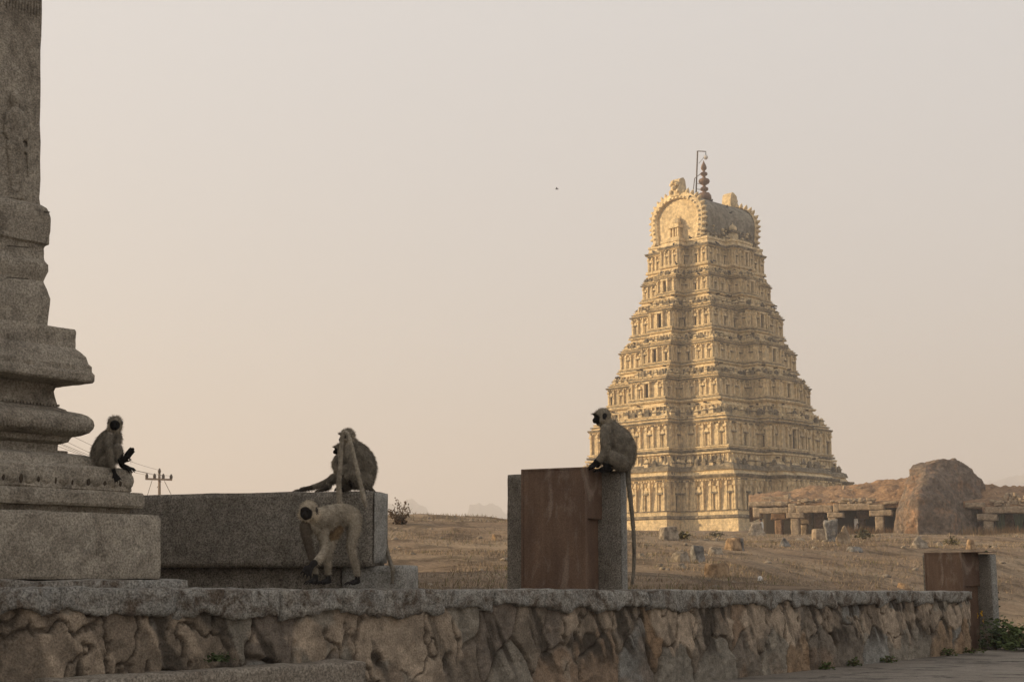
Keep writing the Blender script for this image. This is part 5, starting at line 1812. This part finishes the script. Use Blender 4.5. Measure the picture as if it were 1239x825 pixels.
link('stem', stems((b.x, b.y, wz), [Vector((b.x + o_, b.y, wz + .04)) for o_ in (-.06, 0, .06)], .003), M_twig, root)
# by the boulder and in the right hall
def far_bush(px, py, wpx, hpx, n, size, seed, label, mat):
    g_ = ground_hit(px, py)
    k_ = g_.y / FPX
    bush(px, py, (wpx * k_ / 2, wpx * k_ / 2, hpx * k_), n, size, seed, label, mat, base=g_)
far_bush(1152, 659, 18, 9, 120, .12, 41, 'green bush at the foot of the huge boulder', M_leaf_dry)
far_bush(1045, 652, 22, 11, 120, .22, 42, 'dry green shrub under the beams of the left hall', M_leaf_dry)
far_bush(826, 652, 11, 7, 110, .14, 45, 'small green shrub right of the squarish block below the tower', M_leaf_dry)
far_bush(866, 650, 16, 6, 140, .22, 46, 'low dark shrub before the near corner of the tower', M_leaf_dry)
for i, (px, py, hpx, lab) in enumerate(((1212, 655, 36, 'tall green succulent between the columns of the right hall'), (1234, 658, 40, 'green succulent in the right hall at the picture edge'))):
    g_ = hall_pt(px, py, 1.6); g_.z = tz(g_.x, g_.y)
    k_ = g_.y / FPX
    a = Acc(); rr_ = random.Random(i)
    for q_ in range(16):
        an = rr_.uniform(0, 6.28); le = hpx * k_ * rr_.uniform(.6, 1.0); out_ = rr_.uniform(.1, .38) * le
        d = Vector((math.cos(an), math.sin(an), 0))
        V, F = tube([g_, g_ + d * out_ * .5 + Vector((0, 0, le * .55)), g_ + d * out_ + Vector((0, 0, le))], [.16, .14, .015], 6)
        a.add(V, F)
    tag(link('succulent', a.mesh(True), M_leaf_grey, None, g_), lab, 'plant', 'succulents in the right hall')
# dry shrub on the slope
g_ = ground_hit(484, 634)
k_ = g_.y / FPX
root = thing('dry_shrub', g_, 'dry leafless shrub with dark seed heads on the slope behind the granite slab', 'shrub')
st, sd = Acc(), Acc()
rr_ = random.Random(9)
for i in range(46):
    t_ = g_ + Vector((rr_.uniform(-20, 15) * k_, rr_.uniform(-.5, .5), rr_.uniform(8, 31) * k_))
    if t_.x < g_.x - 9 * k_: t_.z = min(t_.z, g_.z + 18 * k_)
    m_ = g_.lerp(t_, .55) + Vector((rr_.uniform(-.06, .06), 0, .04))
    V, F = tube([g_, m_, t_], [.012, .009, .004], 4); st.add(V, F)
    for q_ in range(4):
        f_ = rr_.uniform(.6, 1.0)
        c = m_.lerp(t_, (f_ - .55) / .45) if f_ > .55 else m_
        c = c + Vector((rr_.uniform(-.05, .05), rr_.uniform(-.05, .05), rr_.uniform(-.03, .05)))
        s_ = rr_.uniform(.010, .024)
        sd.add(*ellipsoid(c, Vector((s_, 0, 0)), Vector((0, s_, 0)), Vector((0, 0, s_ * 1.5))))
st.add(sd.V, sd.F, 1)
link('branches', st.mesh(True), [M_twig, M_seed], root)
V, F = leaf_cloud(g_, (7 * k_, .3, 7 * k_), 300, .09, 8)
link('tuft', mesh_pd(V, F), M_seed, root)

# dry grass and pebbles over the field
def dry_grass(n, seed):
    r_ = np.random.default_rng(seed)
    Y = 15 + (110) * r_.random(n) ** 1.6
    X = (r_.random(n) * 1.0 - .22) * Y * .62
    clump = nfbm(X * .5 + 5, Y * .35 + 8, 3)
    keep = (behind(X, Y) > 1.2) & (r_.random(n) < sstep(clump, .40, .62)) 
    X, Y = X[keep], Y[keep]; n = len(X)
    Z = terrain(X, Y)
    h_ = (.03 + .07 * r_.random(n)) * (.6 + Y / 60)
    w = .004 + .00016 * Y
    an = r_.random(n) * 6.28
    lean = r_.normal(size=(n, 2)) * h_[:, None] * .5
    a = np.column_stack([X + np.cos(an) * w, Y + np.sin(an) * w, Z - .01]); b = np.column_stack([X - np.cos(an) * w, Y - np.sin(an) * w, Z - .01])
    t = np.column_stack([X + lean[:, 0], Y + lean[:, 1], Z + h_])
    V = np.stack([a, b, t], 1).reshape(-1, 3)
    me = big_mesh(V, np.arange(len(V)).reshape(-1, 3), False)
    c = np.array((.30, .235, .165)) * (.55 + .8 * r_.random((n, 1)))
    gr = r_.random(n) < .10
    c[gr] = np.array((.15, .15, .06))
    set_col(me, np.repeat(c, 3, axis=0))
    return me
o = link('dry_grass', dry_grass(110000, 3), M_strand)
tag(o, 'short dry grass over the bare brown slope', 'grass', kind='stuff')
def tall_grass(n, seed):
    r_ = np.random.default_rng(seed)
    px = np.concatenate([r_.uniform(1022, 1084, n // 2), r_.uniform(1150, 1239, n // 2)])
    V = []
    for p in px:
        g_ = hall_pt(p, 656, r_.uniform(-1.5, .6))
        z = tz(g_.x, g_.y)
        h_ = r_.uniform(.3, 1.0)
        lx = r_.normal() * .15
        V += [(g_.x - .03, g_.y, z), (g_.x + .03, g_.y, z), (g_.x + lx, g_.y + r_.normal() * .1, z + h_)]
    me = big_mesh(np.array(V), np.arange(len(V)).reshape(-1, 3), False)
    set_col(me, np.repeat(np.array((.27, .17, .085)) * (.5 + .9 * r_.random((n // 2 * 2, 1))), 3, axis=0))
    return me
tag(link('tall_dry_grass', tall_grass(1400, 5), M_strand), 'tall dry grass before the ruined halls', 'grass', kind='stuff')
def pebbles(n, seed):
    r_ = np.random.default_rng(seed)
    acc = Acc()
    for i in range(n):
        Y = 16 + 90 * r_.random() ** 1.3
        X = (r_.random() - .20) * Y * .62
        if behind(X, Y) < 1.3: continue
        s_ = (.02 + .05 * r_.random()) * (.7 + Y / 45)
        V, F = lathe([(.1, -.5), (.9, -.2), (1, .2), (.5, .6), (.05, .7)], 6)
        z = tz(X, Y)
        sx, sy = r_.uniform(.7, 1.4, 2)
        acc.add([(X + v[0] * s_ * sx, Y + v[1] * s_ * sy, z + v[2] * s_) for v in V], F)
    return acc.mesh(True)
tag(link('pebbles', pebbles(380, 6), M_rock), 'pebbles and stone chips strewn over the slope', 'pebbles', kind='stuff')

# ------------------------------------------------------------------ power pole and wires
PYY = 105.0
pb0 = P(193.5, 640, PYY); pb0.z = tz(pb0.x, pb0.y)
pt = P(192.8, 573, PYY)
pole = thing('power_pole', pb0, 'wooden power pole with crossarm showing above the granite slab', 'power pole')
V, F = tube([pb0 - Vector((0, 0, .2)), (pb0 + pt) / 2, pt], [.12, .11, .09], 10)
link('post', mesh_pd(V, F, True), M_pole, pole)
a = Acc()
x0, x1 = P(176.5, 579.3, PYY), P(208.5, 580.3, PYY)
a.box(x0 - Vector((0, .16, .07)), x1 - x0, Vector((0, .12, 0)), Vector((0, 0, .14)))
link('crossarm', a.mesh(), M_pole, pole)
ins = []
for px, py in ((177.5, 577.5), (187, 577.7), (192.8, 571.5), (197.5, 578), (207, 578.6)):
    c = P(px, py, PYY - .1)
    V, F = lathe([(.05, -.08), (.12, -.02), (.10, .06), (.13, .10), (.09, .2), (.05, .3), (.01, .32)], 8)
    link('insulator', mesh_pd([c + Vector(v) for v in V], F, True), M_iron, pole)
    ins.append(c + Vector((0, 0, .18)))
a = Acc()
for p0, p1 in (((184, 581), (178, 600)), ((199, 582), (207, 598)), ((195, 582), (190, 590))):
    V, F = tube([P(*p0, PYY), P(*p1, PYY)], .02, 5); a.add(V, F)
link('stay', a.mesh(True), M_wire, pole)
far_end = [P(-60 + 2 * i, 455 + 22 * i, 52 + 3 * i) for i in range(5)]
for i, p0 in enumerate(ins):
    p1 = P([-60, -60, -60, -40, -40][i], [462, 452, 440, 478, 490][i], 55)
    pts = []
    for k in range(25):
        t = k / 24
        p = p0.lerp(p1, t); p.z -= 4 * .55 * t * (1 - t)
        pts.append(p)
    V, F = tube(pts, .010, 5)
    lab = ('lowest', 'second', 'topmost', 'middle', 'steepest')[i]
    o = link('power_line', mesh_pd(V, F, True), M_wire, None, p0)
    tag(o, 'thin dark power line strung from the pole crossarm past the carved pillar', 'wire', 'power lines from the pole')

# a bird in the sky
b = P(673.5, 229, 150)
a = Acc()
a.add(*capsule((-.12, 0, 0), .04, (.16, 0, .01), .05, 8, 2))
for sg in (-1, 1):
    a.add([(-.06, 0, .02), (.08, 0, .03), (.03, sg * .35, .12), (-.06, sg * .32, .10)], [(0, 1, 2, 3)]); a.add([(-.06, 0, .03), (.08, 0, .04), (.03, sg * .35, .13), (-.06, sg * .32, .11)], [(3, 2, 1, 0)])
me = a.mesh(); 
tag(link('bird', me, M_pigeon, None, b, local=True), 'tiny dark bird flying in the empty sky', 'bird')

# ------------------------------------------------------------------ far hills
def far_hill(name, Y, outline, seed, depth=160):
    """a rocky hill: rows of the outline fading to the ground in front and behind"""
    xs_ = np.linspace(outline[0][0], outline[-1][0], 90)
    V, F = [], []
    ny = 14
    for jy in range(ny + 1):
        t = -1 + 2 * jy / ny
        for x in xs_:
            y_ = np.interp(x, *zip(*outline))
            top = P(x, y_, Y).z - 6
            p = P(x, 640, Y + t * depth)
            hgt = max(0, top) * max(0, 1 - t * t) ** .7
            hgt *= 1 + .12 * fbm((x * .06, t * 3, seed), 1.0, 4, seed) * (1 if abs(t) > .05 else 0)
            lump = abs(fbm((x * .25, t * 8, 0), 1.0, 3, seed)) * 3.0 * min(1, hgt / 15)
            V.append((p.x, p.y, 5 + hgt + lump))
    n = len(xs_)
    for jy in range(ny):
        for i in range(n - 1):
            a_ = jy * n + i
            F.append((a_, a_ + 1, a_ + n + 1, a_ + n))
    o = link(name, mesh_pd(V, F, True), M_hill)
    tag(o, kind='structure')
far_hill('far_hill', 2600, [(440, 640), (462, 612), (470, 610.5), (480, 612), (489, 608), (494, 603.5), (499, 603), (505, 609), (512, 613), (519, 620), (527, 626), (545, 630), (556, 640)], 2)
far_hill('far_hill', 2600, [(555, 640), (566, 622), (568, 610.5), (577, 610), (585, 612), (592, 609), (600, 613), (608, 619), (614, 622), (640, 626), (700, 640)], 4)
far_hill('far_hill', 2900, [(1150, 640), (1180, 600), (1200, 585), (1212, 580), (1224, 577), (1240, 575), (1290, 560), (1380, 600), (1450, 640)], 6)

# ------------------------------------------------------------------ unseen block added outside the frame to shade the foreground
def shade_block(x0, y0, x1, y1, h, label):
    root = thing('shade_caster', ((x0 + x1) / 2, (y0 + y1) / 2, 0), label, 'shade blocker')
    a = Acc(); a.box((x0, y0, -1), (x1 - x0, 0, 0), (0, y1 - y0, 0), (0, 0, h + 1))
    link('wall', a.mesh(), M_shade_caster, root)
    a = Acc(); a.box((x0 - .7, y0 - .7, h), (x1 - x0 + 1.4, 0, 0), (0, y1 - y0 + 1.4, 0), (0, 0, .5))
    link('roof', a.mesh(), M_shade_caster, root)
shade_block(-30, -30, -17, 26, 9.5, 'long unseen block added out of view to the left to shade the road')

# ------------------------------------------------------------------ haze
bm = bmesh.new()
bmesh.ops.create_cube(bm, size=1.0)
me = bm_mesh(bm)
hz = bpy.data.objects.new('haze', me); COL.objects.link(hz)
hz.scale = (6600, 5400, 202)
hz.location = (0, 1600, 98)
mh = bpy.data.materials.new('haze'); mh.use_nodes = True
nt = mh.node_tree; nt.nodes.clear()
ou = nt.nodes.new('ShaderNodeOutputMaterial'); pv = nt.nodes.new('ShaderNodeVolumePrincipled')
pv.inputs['Color'].default_value = (.84, .85, .90, 1)
pv.inputs['Density'].default_value = .00075
pv.inputs['Anisotropy'].default_value = .2
nt.links.new(pv.outputs[0], ou.inputs['Volume'])
me.materials.append(mh)
tag(hz, 'thin pale dust haze filling the air', 'haze', kind='stuff')
